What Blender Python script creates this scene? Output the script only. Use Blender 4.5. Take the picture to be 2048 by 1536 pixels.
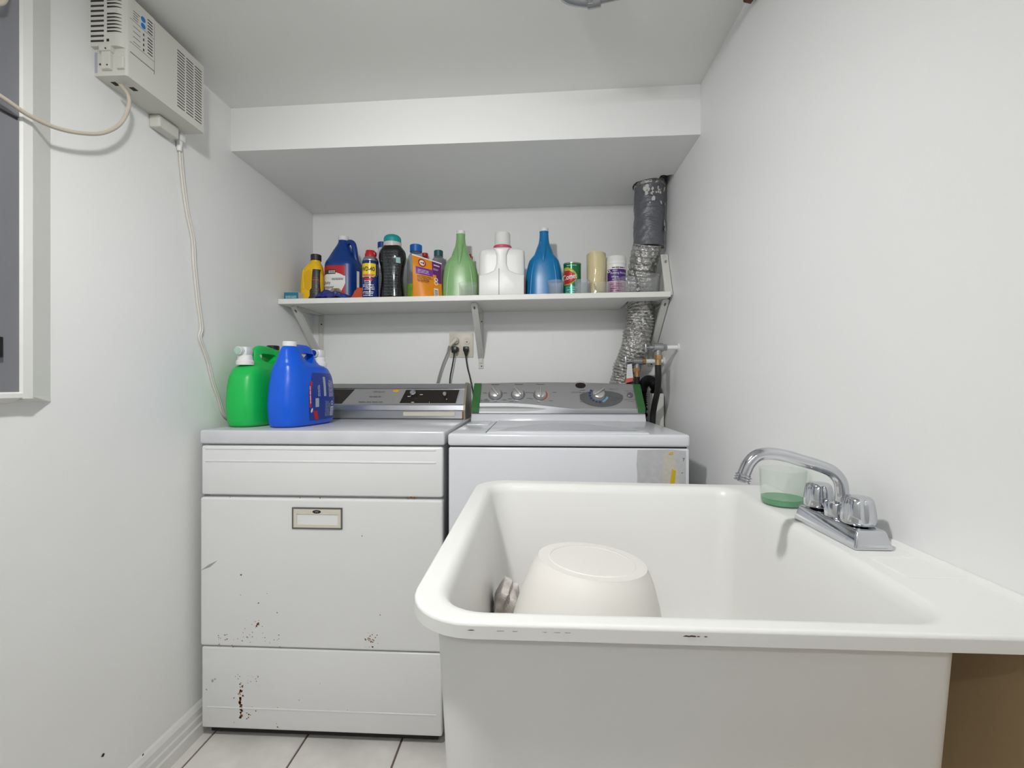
import bpy, bmesh, math, random
import numpy as np
from mathutils import Vector, Matrix
random.seed(7)
for o in list(bpy.data.objects): bpy.data.objects.remove(o)
scn = bpy.context.scene
C = scn.collection
# ------------------------------------------------------------------ camera, world, light, exposure
F = 910.0; TH = math.atan(46/910.0); ZC = 1.085           # focal length in pixels (2048 wide), yaw, eye height
cam_d = bpy.data.cameras.new('camera'); cam = bpy.data.objects.new('camera', cam_d); C.objects.link(cam)
cam_d.sensor_width = 36; cam_d.lens = 36*F/2048; cam_d.clip_start = 0.02
cam.location = (0, 0, ZC); cam.rotation_euler = (math.pi/2, 0, TH)
scn.camera = cam
world = bpy.data.worlds.new('world'); scn.world = world; world.use_nodes = True
world.node_tree.nodes['Background'].inputs[0].default_value = (0.9, 0.95, 1, 1)
world.node_tree.nodes['Background'].inputs[1].default_value = 0.0
BULB = (-0.36, 0.28, 1.895); SPOT_W = 42.0                # reflector bulb on the ceiling just above the frame, aimed at the alcove
FILL_L = 24.0                                             # added tube lamp, unseen soft fill from behind the camera
AIM = Vector((0.2, 1.7, -2.0)).normalized()
spot_d = bpy.data.lights.new('reflector_light', 'SPOT'); spot_d.energy = SPOT_W; spot_d.shadow_soft_size = 0.04
spot_d.spot_size = math.radians(152); spot_d.spot_blend = 1.0; spot_d.color = (1.0, 0.99, 0.975)
spot = bpy.data.objects.new('reflector_light', spot_d); C.objects.link(spot); spot.location = BULB
spot.rotation_euler = AIM.to_track_quat('-Z', 'Y').to_euler()
scn.view_settings.view_transform = 'Standard'; scn.view_settings.look = 'None'
scn.view_settings.gamma = 1; scn.view_settings.use_curve_mapping = False
scn.view_settings.exposure = 0.11

XL, XR, YB, YF = -1.045, 0.54, 2.095, -1.7                # the room: left, right, back, front
YK = 1.515                                                # face of the boxed-in soffit
sn, cs = math.sin(TH), math.cos(TH)
def at(u, v, x=None, y=None, z=None):                     # photo pixel -> point on a plane of the room
    a = (u-1024)/F; b = (768-v)/F
    d = (-sn+cs*a, cs+sn*a, b)
    t = x/d[0] if x is not None else y/d[1] if y is not None else (z-ZC)/d[2]
    return (t*d[0], t*d[1], ZC+t*d[2])
def lerp(a, b, t): return a+(b-a)*t
def lin(c): return tuple(((q/255)/12.92 if q <= 10 else (((q/255)+0.055)/1.055)**2.4) for q in c)+(1,)

# ------------------------------------------------------------------ materials
MATS = {}
def mat(name, col, rough=0.5, metal=0.0, alpha=1.0, bump=0.0, bscale=40, var=0.0, vscale=6, emit=0, spec=0.5, trans=0.0, stretch=None, sss=0.0, coat=0.0, col2=None):
    if name in MATS: return MATS[name]
    m = bpy.data.materials.new(name); m.use_nodes = True
    nt = m.node_tree; b = nt.nodes['Principled BSDF']
    c = lin(col); b.inputs['Base Color'].default_value = c
    b.inputs['Roughness'].default_value = rough; b.inputs['Metallic'].default_value = metal
    b.inputs['Alpha'].default_value = alpha; b.inputs['Specular IOR Level'].default_value = spec
    b.inputs['Transmission Weight'].default_value = trans
    b.inputs['Coat Weight'].default_value = coat
    if sss: b.inputs['Subsurface Weight'].default_value = sss; b.inputs['Subsurface Scale'].default_value = 0.01
    if emit: b.inputs['Emission Color'].default_value = c; b.inputs['Emission Strength'].default_value = emit
    if bump or var or col2:
        tc = nt.nodes.new('ShaderNodeTexCoord'); mp = nt.nodes.new('ShaderNodeMapping')
        nt.links.new(tc.outputs['Object'], mp.inputs[0])
        if stretch: mp.inputs['Scale'].default_value = stretch
        if bump:
            n = nt.nodes.new('ShaderNodeTexNoise'); n.inputs['Scale'].default_value = bscale; n.inputs['Detail'].default_value = 4
            nt.links.new(mp.outputs[0], n.inputs[0])
            bp = nt.nodes.new('ShaderNodeBump'); bp.inputs['Strength'].default_value = bump; bp.inputs['Distance'].default_value = 0.01
            nt.links.new(n.outputs[0], bp.inputs['Height']); nt.links.new(bp.outputs[0], b.inputs['Normal'])
        if var or col2:
            n2 = nt.nodes.new('ShaderNodeTexNoise'); n2.inputs['Scale'].default_value = vscale; n2.inputs['Detail'].default_value = 6
            nt.links.new(mp.outputs[0], n2.inputs[0])
            rp = nt.nodes.new('ShaderNodeValToRGB'); rp.color_ramp.elements[0].position = 0.3; rp.color_ramp.elements[1].position = 0.7
            k = 1-var
            rp.color_ramp.elements[0].color = lin(col2) if col2 else (c[0]*k, c[1]*k, c[2]*k, 1)
            rp.color_ramp.elements[1].color = c
            nt.links.new(n2.outputs[0], rp.inputs[0]); nt.links.new(rp.outputs[0], b.inputs['Base Color'])
    MATS[name] = m
    return m
M_wall = mat('wall_paint', (243, 244, 243), 0.45, bump=0.05, bscale=60, var=0.03, vscale=2)
M_ceil = mat('ceiling_paint', (240, 240, 237), 0.6, bump=0.05, bscale=50, var=0.03, vscale=2)
M_soff = mat('soffit_paint', (243, 244, 243), 0.5, bump=0.04, bscale=50)
M_brown = mat('bare_brown_wall', (202, 176, 136), 0.8, var=0.15, vscale=4)
M_trim = mat('trim_gloss_white', (232, 232, 228), 0.3, bump=0.15, bscale=25)
M_tile = mat('floor_tile', (242, 239, 233), 0.45, var=0.2, vscale=9, bump=0.05, bscale=30)
M_grout = mat('grout', (128, 112, 106), 0.9, var=0.2, vscale=30)
M_pane = mat('grey_pane', (138, 139, 146), 0.35, var=0.25, vscale=3, stretch=(3, 3, .6))
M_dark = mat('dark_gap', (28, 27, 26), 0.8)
M_black = mat('black_plastic', (18, 18, 19), 0.35)
M_rubber = mat('black_rubber', (22, 22, 24), 0.5)
M_enamel = mat('dryer_enamel', (234, 235, 235), 0.28, var=0.02, vscale=3)
M_top = mat('dryer_worktop', (216, 218, 222), 0.25, var=0.07, vscale=14)
M_wash = mat('washer_enamel', (224, 226, 231), 0.2)
M_rust = mat('rust', (158, 96, 38), 0.9, col2=(96, 56, 26), vscale=150)
M_grime = mat('grime', (92, 86, 78), 0.9)
M_scuff = mat('scuff', (168, 168, 166), 0.6)
M_alu = mat('brushed_aluminium', (190, 192, 196), 0.28, metal=0.85, bump=0.05, bscale=30, stretch=(1, 30, 30))
M_panel = mat('silver_panel', (165, 165, 166), 0.35, metal=0.6)
M_silver = mat('console_silver', (176, 177, 178), 0.36, metal=0.5)
M_silver2 = mat('console_silver_trim', (168, 169, 173), 0.42, metal=0.35)
M_chrome = mat('chrome', (205, 207, 212), 0.1, metal=1.0)
M_knob = mat('knob_silver', (206, 206, 206), 0.3, metal=0.7)
M_glossblk = mat('gloss_black_panel', (34, 28, 24), 0.12)
M_cream = mat('cream_plastic', (218, 212, 198), 0.4)
M_unit = mat('unit_plastic', (214, 213, 205), 0.45)
M_slot = mat('vent_dark', (52, 48, 42), 0.8)
M_cable = mat('beige_cable', (200, 190, 176), 0.45)
M_wcable = mat('white_cable', (214, 211, 204), 0.45)
M_gcable = mat('grey_cable', (150, 148, 144), 0.5)
M_foil = mat('foil', (196, 195, 192), 0.24, metal=0.95, bump=0.9, bscale=70, stretch=(1, 1, 1.6))
M_duct = mat('duct_tape', (104, 106, 112), 0.38, metal=0.25, bump=0.55, bscale=38, stretch=(1, 1, 2.2))
M_flake = mat('plaster_flake', (205, 203, 198), 0.8)
M_shelf = mat('shelf_white', (236, 235, 230), 0.4, bump=0.08, bscale=50)
M_brk = mat('bracket_paint', (218, 218, 212), 0.35, var=0.04, vscale=30)
M_hole = mat('slot_grey', (110, 108, 104), 0.7)
M_sink = mat('sink_plastic', (240, 240, 237), 0.3, var=0.025, vscale=4)
M_bucket = mat('bucket_plastic', (236, 233, 227), 0.42)
M_rag = mat('rag', (230, 225, 221), 0.95, col2=(184, 174, 168), vscale=55, bump=0.6, bscale=140)
def clearmat(name, tint, haze, rough=.08, hazecol=(225, 230, 232)):
    m = bpy.data.materials.new(name); m.use_nodes = True; nt = m.node_tree; nt.nodes.clear()
    out = nt.nodes.new('ShaderNodeOutputMaterial'); tr = nt.nodes.new('ShaderNodeBsdfTransparent'); tr.inputs[0].default_value = lin(tint)
    gl = nt.nodes.new('ShaderNodeBsdfGlossy'); gl.inputs['Roughness'].default_value = rough
    df = nt.nodes.new('ShaderNodeBsdfDiffuse'); df.inputs[0].default_value = lin(hazecol)
    lw = nt.nodes.new('ShaderNodeLayerWeight'); lw.inputs[0].default_value = .5
    pw = nt.nodes.new('ShaderNodeMath'); pw.operation = 'POWER'; pw.inputs[1].default_value = 4; nt.links.new(lw.outputs['Facing'], pw.inputs[0])
    fr = nt.nodes.new('ShaderNodeMath'); fr.operation = 'MULTIPLY_ADD'; fr.inputs[1].default_value = .35; fr.inputs[2].default_value = .03; nt.links.new(pw.outputs[0], fr.inputs[0])
    m1 = nt.nodes.new('ShaderNodeMixShader'); m1.inputs[0].default_value = haze
    m2 = nt.nodes.new('ShaderNodeMixShader')
    nt.links.new(tr.outputs[0], m1.inputs[1]); nt.links.new(df.outputs[0], m1.inputs[2])
    nt.links.new(fr.outputs[0], m2.inputs[0]); nt.links.new(m1.outputs[0], m2.inputs[1]); nt.links.new(gl.outputs[0], m2.inputs[2])
    nt.links.new(m2.outputs[0], out.inputs[0]); MATS[name] = m
    return m
M_clear = clearmat('clear_plastic', (254, 254, 254), .075)
M_clear2 = clearmat('frosted_plastic', (250, 252, 254), .16, .2)
M_white = mat('white_plastic', (236, 236, 234), 0.35)
M_green = mat('jug_green', (20, 190, 84), 0.36)
M_blue = mat('jug_blue', (0, 92, 222), 0.33)
M_lblue = mat('label_blue', (10, 52, 152), 0.35)
M_navy = mat('navy', (8, 40, 110), 0.35)
M_red = mat('label_red', (186, 24, 36), 0.4)
M_lwhite = mat('label_white', (232, 232, 230), 0.4)
M_lgrey = mat('label_grey', (170, 180, 190), 0.5)
M_yellow = mat('yellow_plastic', (236, 190, 12), 0.36)
M_brass = mat('brass', (186, 150, 104), 0.3, metal=0.9)
M_steel = mat('zinc_steel', (170, 171, 174), 0.3, metal=0.9)
M_tape = mat('green_tape', (52, 110, 56), 0.6)
M_ink = mat('ink', (52, 52, 54), 0.6)

# ------------------------------------------------------------------ helpers
def W(o):
    v = Vector((0, 0, 0))
    while o is not None: v += Vector(o.location); o = o.parent
    return v
def obj(name, geo, m, parent=None, smooth=None, local=False):
    """link (verts, faces) as one mesh object; coordinates are world unless local"""
    vs, fs = geo
    me = bpy.data.meshes.new(name); me.from_pydata([tuple(v) for v in vs], [], fs); me.update()
    me.materials.append(m)
    if smooth is not None:
        for p in me.polygons: p.use_smooth = True
        me.set_sharp_from_angle(angle=math.radians(smooth))
    o = bpy.data.objects.new(name, me); C.objects.link(o)
    if parent:
        o.parent = parent
        if not local: o.location = -W(parent)
    return o
def tag(o, label, cat, group=None):
    o['label'] = label; o['category'] = cat
    if group: o['group'] = group
    return o
def struct(o): o['kind'] = 'structure'; return o
def thing(name, label, cat, loc=(0, 0, 0), rz=0, group=None):
    o = bpy.data.objects.new(name, None); C.objects.link(o); o.empty_display_size = 0.02
    o.location = loc; o.rotation_euler = (0, 0, rz)
    return tag(o, label, cat, group)
def join(*gs):
    V, Fc = [], []
    for vs, fs in gs:
        n = len(V); V += [tuple(v) for v in vs]; Fc += [tuple(i+n for i in f) for f in fs]
    return V, Fc
def bm_out(bm):
    bm.verts.index_update()
    r = ([tuple(v.co) for v in bm.verts], [tuple(v.index for v in f.verts) for f in bm.faces])
    bm.free(); return r
def box(x0, x1, y0, y1, z0, z1, r=0, seg=2):
    bm = bmesh.new(); bmesh.ops.create_cube(bm, size=1)
    for v in bm.verts:
        v.co = Vector(((x0+x1)/2+v.co.x*(x1-x0), (y0+y1)/2+v.co.y*(y1-y0), (z0+z1)/2+v.co.z*(z1-z0)))
    if r: bmesh.ops.bevel(bm, geom=list(bm.edges), offset=r, segments=seg, profile=0.5, affect='EDGES', clamp_overlap=True)
    return bm_out(bm)
def hexa(b, t):                                            # 4 bottom points, 4 top points, counter-clockwise seen from above
    return list(b)+list(t), [(3, 2, 1, 0), (4, 5, 6, 7), (0, 1, 5, 4), (1, 2, 6, 5), (2, 3, 7, 6), (3, 0, 4, 7)]
def prism(pts, axis, d0, d1, r=0, seg=2):
    """polygon pts (2D) extruded along axis; 'y': pts are (x,z), 'x': (y,z), 'z': (x,y)"""
    def P(p, d): return (p[0], d, p[1]) if axis == 'y' else (d, p[0], p[1]) if axis == 'x' else (p[0], p[1], d)
    bm = bmesh.new(); n = len(pts)
    a = [bm.verts.new(P(p, d0)) for p in pts]; b = [bm.verts.new(P(p, d1)) for p in pts]
    bm.faces.new(a); bm.faces.new(b[::-1])
    for i in range(n): bm.faces.new((a[i], b[i], b[(i+1) % n], a[(i+1) % n]))
    bmesh.ops.recalc_face_normals(bm, faces=bm.faces)
    if r:
        e = [q for f in bm.faces if len(f.verts) == n for q in f.edges] if n > 4 else list(bm.edges)
        bmesh.ops.bevel(bm, geom=list(set(e)), offset=r, segments=seg, profile=0.5, affect='EDGES', clamp_overlap=True)
    return bm_out(bm)
def lathe(prof, n=32, c=(0, 0, 0)):
    V, Fc = [], []
    for r, z in prof:
        for i in range(n):
            a = 2*math.pi*i/n; V.append((c[0]+r*math.cos(a), c[1]+r*math.sin(a), c[2]+z))
    for k in range(len(prof)-1):
        for i in range(n):
            j = (i+1) % n; Fc.append((k*n+i, k*n+j, (k+1)*n+j, (k+1)*n+i))
    Fc.append(tuple(range(n))[::-1]); Fc.append(tuple((len(prof)-1)*n+i for i in range(n)))
    return V, Fc
def xform(g, M): return [tuple(M @ Vector(v)) for v in g[0]], g[1]
def frame(o, x, y, z): return Matrix(((x[0], y[0], z[0], o[0]), (x[1], y[1], z[1], o[1]), (x[2], y[2], z[2], o[2]), (0, 0, 0, 1)))
def align(a, b):
    d = (Vector(b)-Vector(a)); return Matrix.Translation(Vector(a)) @ d.to_track_quat('Z', 'Y').to_matrix().to_4x4()
def cyl(a, b, r, r2=None, n=20, bev=0.0):
    L = (Vector(b)-Vector(a)).length; r2 = r if r2 is None else r2
    if bev: p = [(r-bev, 0), (r, bev), (r2, L-bev), (r2-bev, L)]
    else: p = [(r, 0), (r2, L)]
    return xform(lathe(p, n), align(a, b))
def crom(P, k=8):
    P = [Vector(p) for p in P]; out = []
    for i in range(len(P)-1):
        a = P[max(i-1, 0)]; b = P[i]; c = P[i+1]; d = P[min(i+2, len(P)-1)]
        for j in range(k):
            t = j/k; out.append(0.5*((2*b)+(c-a)*t+(2*a-5*b+4*c-d)*t*t+(3*b-a-3*c+d)*t**3))
    out.append(P[-1]); return out
def tube(P, rad, n=12, k=8, raw=False):
    pts = [Vector(p) for p in P] if raw else crom(P, k)
    V, Fc = [], []; up = None; N = len(pts)
    for i, p in enumerate(pts):
        t = (pts[min(i+1, N-1)]-pts[max(i-1, 0)]).normalized()
        if up is None: up = t.orthogonal().normalized()
        up = (up-t*up.dot(t)).normalized(); s = t.cross(up)
        r = rad(i/(N-1)) if callable(rad) else rad
        for j in range(n):
            a = 2*math.pi*j/n; q = r(a) if callable(r) else r
            V.append(tuple(p+up*math.cos(a)*q+s*math.sin(a)*q))
    for i in range(N-1):
        for j in range(n):
            k2 = (j+1) % n; Fc.append((i*n+j, i*n+k2, (i+1)*n+k2, (i+1)*n+j))
    Fc.append(tuple(range(n))[::-1]); Fc.append(tuple((N-1)*n+j for j in range(n)))
    return V, Fc
def boolean(o, geo, op='DIFFERENCE'):
    c = obj('cutter', geo, M_dark)
    c.parent = o.parent
    md = o.modifiers.new('b', 'BOOLEAN'); md.object = c; md.operation = op; md.solver = 'EXACT'
    bpy.context.view_layer.update()
    me = bpy.data.meshes.new_from_object(o.evaluated_get(bpy.context.evaluated_depsgraph_get()))
    o.modifiers.clear(); o.data = me; bpy.data.objects.remove(c)
    for p in me.polygons: p.use_smooth = True
    me.set_sharp_from_angle(angle=math.radians(40))
def pch(zs, vs, z):                                        # monotone cubic interpolation
    n = len(zs)
    if z <= zs[0]: return vs[0]
    if z >= zs[-1]: return vs[-1]
    i = max(k for k in range(n-1) if zs[k] <= z)
    d = [(vs[k+1]-vs[k])/(zs[k+1]-zs[k]) for k in range(n-1)]
    def sl(k):
        if k == 0: return d[0]
        if k == n-1: return d[-1]
        return 0 if d[k-1]*d[k] <= 0 else 2*d[k-1]*d[k]/(d[k-1]+d[k])
    h = zs[i+1]-zs[i]; t = (z-zs[i])/h
    return (2*t**3-3*t*t+1)*vs[i]+(t**3-2*t*t+t)*h*sl(i)+(-2*t**3+3*t*t)*vs[i+1]+(t**3-t*t)*h*sl(i+1)
class Loft:
    """stack of superellipse sections (z, cx, cy, a, b, n)"""
    def __init__(s, S): s.S = S; s.z = [q[0] for q in S]
    def at(s, z): return [pch(s.z, [q[k] for q in s.S], z) for k in range(1, 6)]
    def mesh(s, rings=30, n=40):
        zs = sorted(set(s.z+[lerp(s.z[0], s.z[-1], i/rings) for i in range(rings+1)]))
        V, Fc = [], []
        for z in zs:
            cx, cy, a, b, e = s.at(z)
            for i in range(n):
                t = 2*math.pi*i/n; c, q = math.cos(t), math.sin(t)
                V.append((cx+a*math.copysign(abs(c)**(2/e), c), cy+b*math.copysign(abs(q)**(2/e), q), z))
        for k in range(len(zs)-1):
            for i in range(n):
                j = (i+1) % n; Fc.append((k*n+i, k*n+j, (k+1)*n+j, (k+1)*n+i))
        Fc.append(tuple(range(n))[::-1]); Fc.append(tuple((len(zs)-1)*n+i for i in range(n)))
        return V, Fc
    def f(s, x, z, off=0.0006, side='-y'):                 # point on the face turned to -y (or +x)
        cx, cy, a, b, e = s.at(z)
        if side == '-y':
            q = min(abs(x/a), 0.999); return (cx+x, cy-(b+off)*(1-q**e)**(1/e)-off*0.2, z)
        q = min(abs(x/b), 0.999); return (cx+(a+off)*(1-q**e)**(1/e)+off*0.2, cy+x, z)
    def patch(s, x0, x1, z0, z1, off=0.0006, side='-y', nx=14, nz=10, shape=None):
        V, Fc = [], []
        for k in range(nz+1):
            z = lerp(z0, z1, k/nz); w0, w1 = (x0, x1) if shape is None else shape(k/nz)
            for i in range(nx+1): V.append(s.f(lerp(w0, w1, i/nx), z, off, side))
        for k in range(nz):
            for i in range(nx):
                a = k*(nx+1)+i; Fc.append((a, a+1, a+nx+2, a+nx+1))
        return V, Fc
    def text(s, g, x, z, off=0.0009, side='-y', rot=0):
        c, q = math.cos(rot), math.sin(rot)
        return [s.f(x+v[0]*c-v[1]*q, z+v[0]*q+v[1]*c, off, side) for v in g[0]], g[1]
TXT = {}
def text(s, size, sx=1.0, bold=0.0):
    key = s; s = (s, bold)
    if s not in TXT:
        cu = bpy.data.curves.new('t', 'FONT'); cu.body = key; cu.size = 1; cu.offset = bold; cu.resolution_u = 2; cu.align_x = 'CENTER'; cu.align_y = 'CENTER'
        o = bpy.data.objects.new('t', cu); C.objects.link(o); bpy.context.view_layer.update()
        me = bpy.data.meshes.new_from_object(o.evaluated_get(bpy.context.evaluated_depsgraph_get()))
        TXT[s] = ([tuple(v.co) for v in me.vertices], [tuple(p.vertices) for p in me.polygons])
        bpy.data.objects.remove(o); bpy.data.curves.remove(cu); bpy.data.meshes.remove(me)
    g = TXT[s]
    return [(v[0]*size*sx, v[1]*size, 0) for v in g[0]], g[1]
def lines(n, w, h, gap, jit=0.3):                          # rows of small print as thin bars
    gs = []
    for i in range(n):
        x = -w/2; y = -i*gap
        while x < w/2-0.001:
            l = min(random.uniform(0.15, 0.4)*w, w/2-x)
            gs.append(([(x, y-h/2, 0), (x+l*0.88, y-h/2, 0), (x+l*0.88, y+h/2, 0), (x, y+h/2, 0)], [(0, 1, 2, 3)])); x += l
        if random.random() < jit: gs.pop()
    return join(*gs)
def blob(c, r, n=9, axis='y', sx=1, sy=1):
    V = [];
    for i in range(n):
        a = 2*math.pi*i/n; q = r*random.uniform(0.55, 1.25)
        p = (q*math.cos(a)*sx, q*math.sin(a)*sy)
        V.append((c[0]+p[0], c[1], c[2]+p[1]) if axis == 'y' else (c[0], c[1]+p[0], c[2]+p[1]) if axis == 'x' else (c[0]+p[0], c[1]+p[1], c[2]))
    return V, [tuple(range(n))]
def slab_tilt(x0, x1, y0, y1, zl0, zl1, zr0, zr1):         # a slab whose left and right ends stand at different heights
    return hexa([(x0, y0, zl0), (x1, y0, zr0), (x1, y1, zr0), (x0, y1, zl0)], [(x0, y0, zl1), (x1, y0, zr1), (x1, y1, zr1), (x0, y1, zl1)])

# ------------------------------------------------------------------ the room
ZCL = at(457, 213, x=XL)[2]; ZCR = at(1400, 170, x=XR)[2]  # the old ceiling stands a little higher on the right
ZSL = at(465, 305, x=XL)[2]; ZSR = at(1399, 272, x=XR)[2]
fl = struct(obj('floor', box(XL-.1, XR+.1, YF-.1, YB+.1, -.12, -.006), M_grout))
t0 = None
gx = [-1.045-.29+.045, -0.995]
x = -0.995
xs = []
while x > XL-.3: xs.append(x); x -= .296
x = -0.995+.296
while x < XR: xs.append(x); x += .296
for xx in sorted(xs):
    a0 = max(xx, XL); a1 = min(xx+.29, XR)
    if a1-a0 < .02: continue
    yy = 1.165
    ys = [1.165+.296*i for i in range(-10, 4)]
    for yy in ys:
        b0 = max(yy, YF); b1 = min(yy+.29, YB)
        if b1-b0 < .02: continue
        full = a1-a0 > .2899 and b1-b0 > .2899
        if full and t0 is not None:
            o = bpy.data.objects.new('tile', t0); C.objects.link(o); o.parent = fl; o.location = (a0, b0, 0)
        else:
            o = obj('tile', box(0, a1-a0, 0, b1-b0, -.0065, 0, .0015, 1), M_tile, fl, local=True); o.location = (a0, b0, 0)
            if full: t0 = o.data
struct(obj('wall_left', box(XL-.1, XL, YF-.1, YB+.1, -.1, 2.3), M_wall))
struct(obj('wall_back', box(XL-.1, XR+.1, YB, YB+.1, -.1, 2.3), M_wall))
struct(obj('wall_front', box(XL-.1, XR+.1, YF-.1, YF, -.1, 2.3), M_wall))
struct(obj('wall_right', box(XR, XR+.1, YF-.1, YB+.1, -.1, 2.3), M_wall))
struct(obj('wall_panel', box(XR-.004, XR+.01, -.4, 1.09, 0, .80), M_brown))['label'] = 'bare brown wall surface under the sink'
struct(obj('ceiling', slab_tilt(XL-.02, XR+.02, YF-.05, YB+.05, ZCL, 2.25, ZCR, 2.25), M_ceil))
# boxed-in soffit with a ragged hole for the duct
sof = struct(obj('soffit', slab_tilt(XL-.01, XR+.005, YK, YB+.01, ZSL, ZCL+.03, ZSR, ZCR+.03), M_soff))
HX, HY = .468, 1.895
rag = []
for i in range(22):
    a = 2*math.pi*i/22; r = .068*random.uniform(.97, 1.05); rag.append((min(HX+r*math.cos(a), .548), HY+r*math.sin(a)))
boolean(sof, prism(rag, 'z', 1.8, 2.02))
boolean(sof, prism([(.49, 1.805), (.50, 1.80), (.515, 1.806), (.528, 1.80), (.56, 1.803), (.56, 1.95), (.49, 1.94)], 'z', 1.8, 2.02))
for p in sof.data.polygons: p.use_smooth = False
obj('hole_lining', box(.40, .536, 1.815, 1.99, 1.995, 2.005), mat('hole_brown', (70, 52, 38), .9), sof)
# baseboard
bb = struct(obj('baseboard_left', prism([(XL, 0), (XL+.016, 0), (XL+.016, .035), (XL+.0125, .04), (XL+.0125, .058), (XL+.010, .064), (XL+.010, .082), (XL+.005, .094), (XL, .100)], 'y', YF, YB), M_trim))
# chips and scrapes on the left wall / baseboard
for (u, v, r) in ((206, 1510, .004), (286, 1509, .003)):
    p = at(u, v, x=XL+.001 if u < 230 else XL+.0135); ch = obj('paint_chip', blob(p, r, axis='x', sy=1.3), M_dark, bb)
# ------------------------------------------------------------------ window at the left edge
w = struct(thing('window_1', 'white beveled window casing with grey pane on left wall', 'window', (XL, .75, 1.0)))
del w['category']
PRO = .03
ya = at(101, 400, x=XL)[1]; yb_ = at(70, 400, x=XL+PRO)[1]; yc = at(43, 400, x=XL+PRO)[1]
zb0 = at(60, 806, x=XL)[2]; zb1 = at(60, 797, x=XL+PRO)[2]; zb2 = at(43, 784, x=XL+PRO)[2]
def casing(): # the far upright of the casing, bevelled towards the wall, and the bottom bar
    y0 = yc; yN = .1
    up = prism([(XL-.02, y0), (XL+PRO-.004, y0), (XL+PRO, y0+.003), (XL+PRO, yb_-.004), (XL+PRO-.002, yb_), (XL, ya), (XL-.02, ya)], 'z', zb1, ZCL-.01)
    lo = prism([(XL-.02, zb2), (XL+PRO-.003, zb2), (XL+PRO, zb2-.003), (XL+PRO, zb1+.002), (XL, zb0), (XL-.02, zb0)], 'y', yN, yc+.002)
    lo = ([(v[0], v[1], v[2]) for v in lo[0]], lo[1])
    cor = hexa([(XL-.01, yc, zb0), (XL, ya-.0, zb0), (XL+.001, ya, zb0+.001), (XL-.01, ya, zb0)],
               [(XL+PRO, yc, zb1+.003), (XL+PRO, yb_-.002, zb1+.003), (XL, ya, zb1+.003), (XL-.01, ya, zb1+.003)])
    return up, lo, cor
up, lo, cor = casing()
cw = obj('casing', join(up, lo, cor), M_trim, w)
obj('casing', box(XL-.02, XL+PRO, .02, .10, zb0, ZCL-.01, .004), M_trim, w)
wf = struct(obj('pane', box(XL-.02, XL+PRO-.005, .10, yc+.003, zb2-.002, 1.605), M_pane, w)); del wf['kind']
obj('pane', box(XL-.02, XL+PRO-.005, .10, yc+.003, 1.612, ZCL-.01), M_pane, w)
obj('sash_bar', box(XL-.02, XL+PRO-.008, .10, yc+.003, 1.604, 1.613), mat('sash_dark_grey', (70, 70, 76), .6), w)  # dark grey bar between the upper and lower pane
obj('latch', box(XL+PRO-.006, XL+PRO+.004, .70, at(4, 700, x=XL+PRO)[1], 1.135, 1.175, .002), M_black, w)

# ------------------------------------------------------------------ room lamp above the camera, added fill lamp behind it
l = thing('ceiling_lamp', 'white reflector bulb in a ceiling lampholder above the camera', 'lamp', (BULB[0], BULB[1]-.06, 2.035))
bv = Vector(BULB); face = bv-AIM*.045
obj('lampholder', join(lathe([(.05, .03), (.05, 0), (.045, -.010), (.02, -.014), (.018, -.04)], 24, (BULB[0]-.008, BULB[1]-.10, 2.018)), cyl(Vector((BULB[0]-.008, BULB[1]-.10, 1.99)), face-AIM*.06, .019)), M_white, l, 40)
obj('reflector', xform(lathe([(.016, 0), (.02, .01), (.044, .062), (.046, .07)], 28), align(face-AIM*.075, face)), M_white, l, 40)
obj('bulb_face', xform(lathe([(.045, 0), (.04, .006), (.001, .010)], 28), align(face-AIM*.005, face+AIM)), mat('bulb_glow', (252, 251, 250), emit=25), l, 40)
spot.parent = l; spot.location = bv-Vector(l.location)
l2 = thing('fill_lamp', 'white ceiling tube lamp over the room behind the camera', 'lamp', (-.25, -.95, 2.0))  # added for soft front fill, out of view
obj('housing', box(-.85, .35, -1.0, -.90, 1.985, 2.04, .005), M_white, l2)
obj('tube', cyl((-.82, -.95, 1.965), (.32, -.95, 1.965), .018, n=16), mat('fill_glow', (250, 251, 253), emit=FILL_L), l2, 40)

# ------------------------------------------------------------------ conduit under the ceiling, broken corner
zp = ZCR-.062
pa = at(1160, 4, z=zp); pb = at(1330, -4, z=zp)
cd = thing('conduit_pipe', 'grey metal conduit elbow running under the ceiling', 'pipe', (pa[0], pa[1], zp))
R_ = .016
yy = pa[1]
obj('pipe', cyl((pa[0]+.03, yy+.012, zp+R_), (XR, yy-.075, zp+R_+.004), R_*.85, n=20), M_steel, cd, 40)
obj('elbow', tube([(pa[0]-.045, yy-.16, zp+R_), (pa[0]-.045, yy-.05, zp+R_), (pa[0]-.03, yy-.005, zp+R_), (pa[0]+.03, yy+.012, zp+R_)], R_*1.15, 16), M_steel, cd, 40)
obj('coupling', cyl((pa[0]+.02, yy+.012, zp+R_), (pa[0]+.05, yy+.006, zp+R_), R_*1.3, n=20), M_steel, cd, 40)
obj('strap_tab', box(pa[0]+.018, pa[0]+.030, yy-.006, yy+.002, zp-.010, zp+R_, .001), M_steel, cd)
pc = at(1503, 2, x=XR-.01)
gs = [xform(box(-.012, .01, -.02, .02, -.006, .006, .002), Matrix.Translation((pc[0]+random.uniform(-.008, .004), pc[1]+random.uniform(-.03, .01), pc[2]+random.uniform(.004, .012))) @ Matrix.Rotation(random.uniform(-.6, .6), 4, 'Z') @ Matrix.Rotation(random.uniform(-.5, .5), 4, 'X')) for i in range(5)]
tag(obj('broken_lath', join(*gs), mat('lath', (128, 92, 72), .9, var=.4, vscale=60)), 'broken brown lath poking out where ceiling meets right wall', 'debris')

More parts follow.
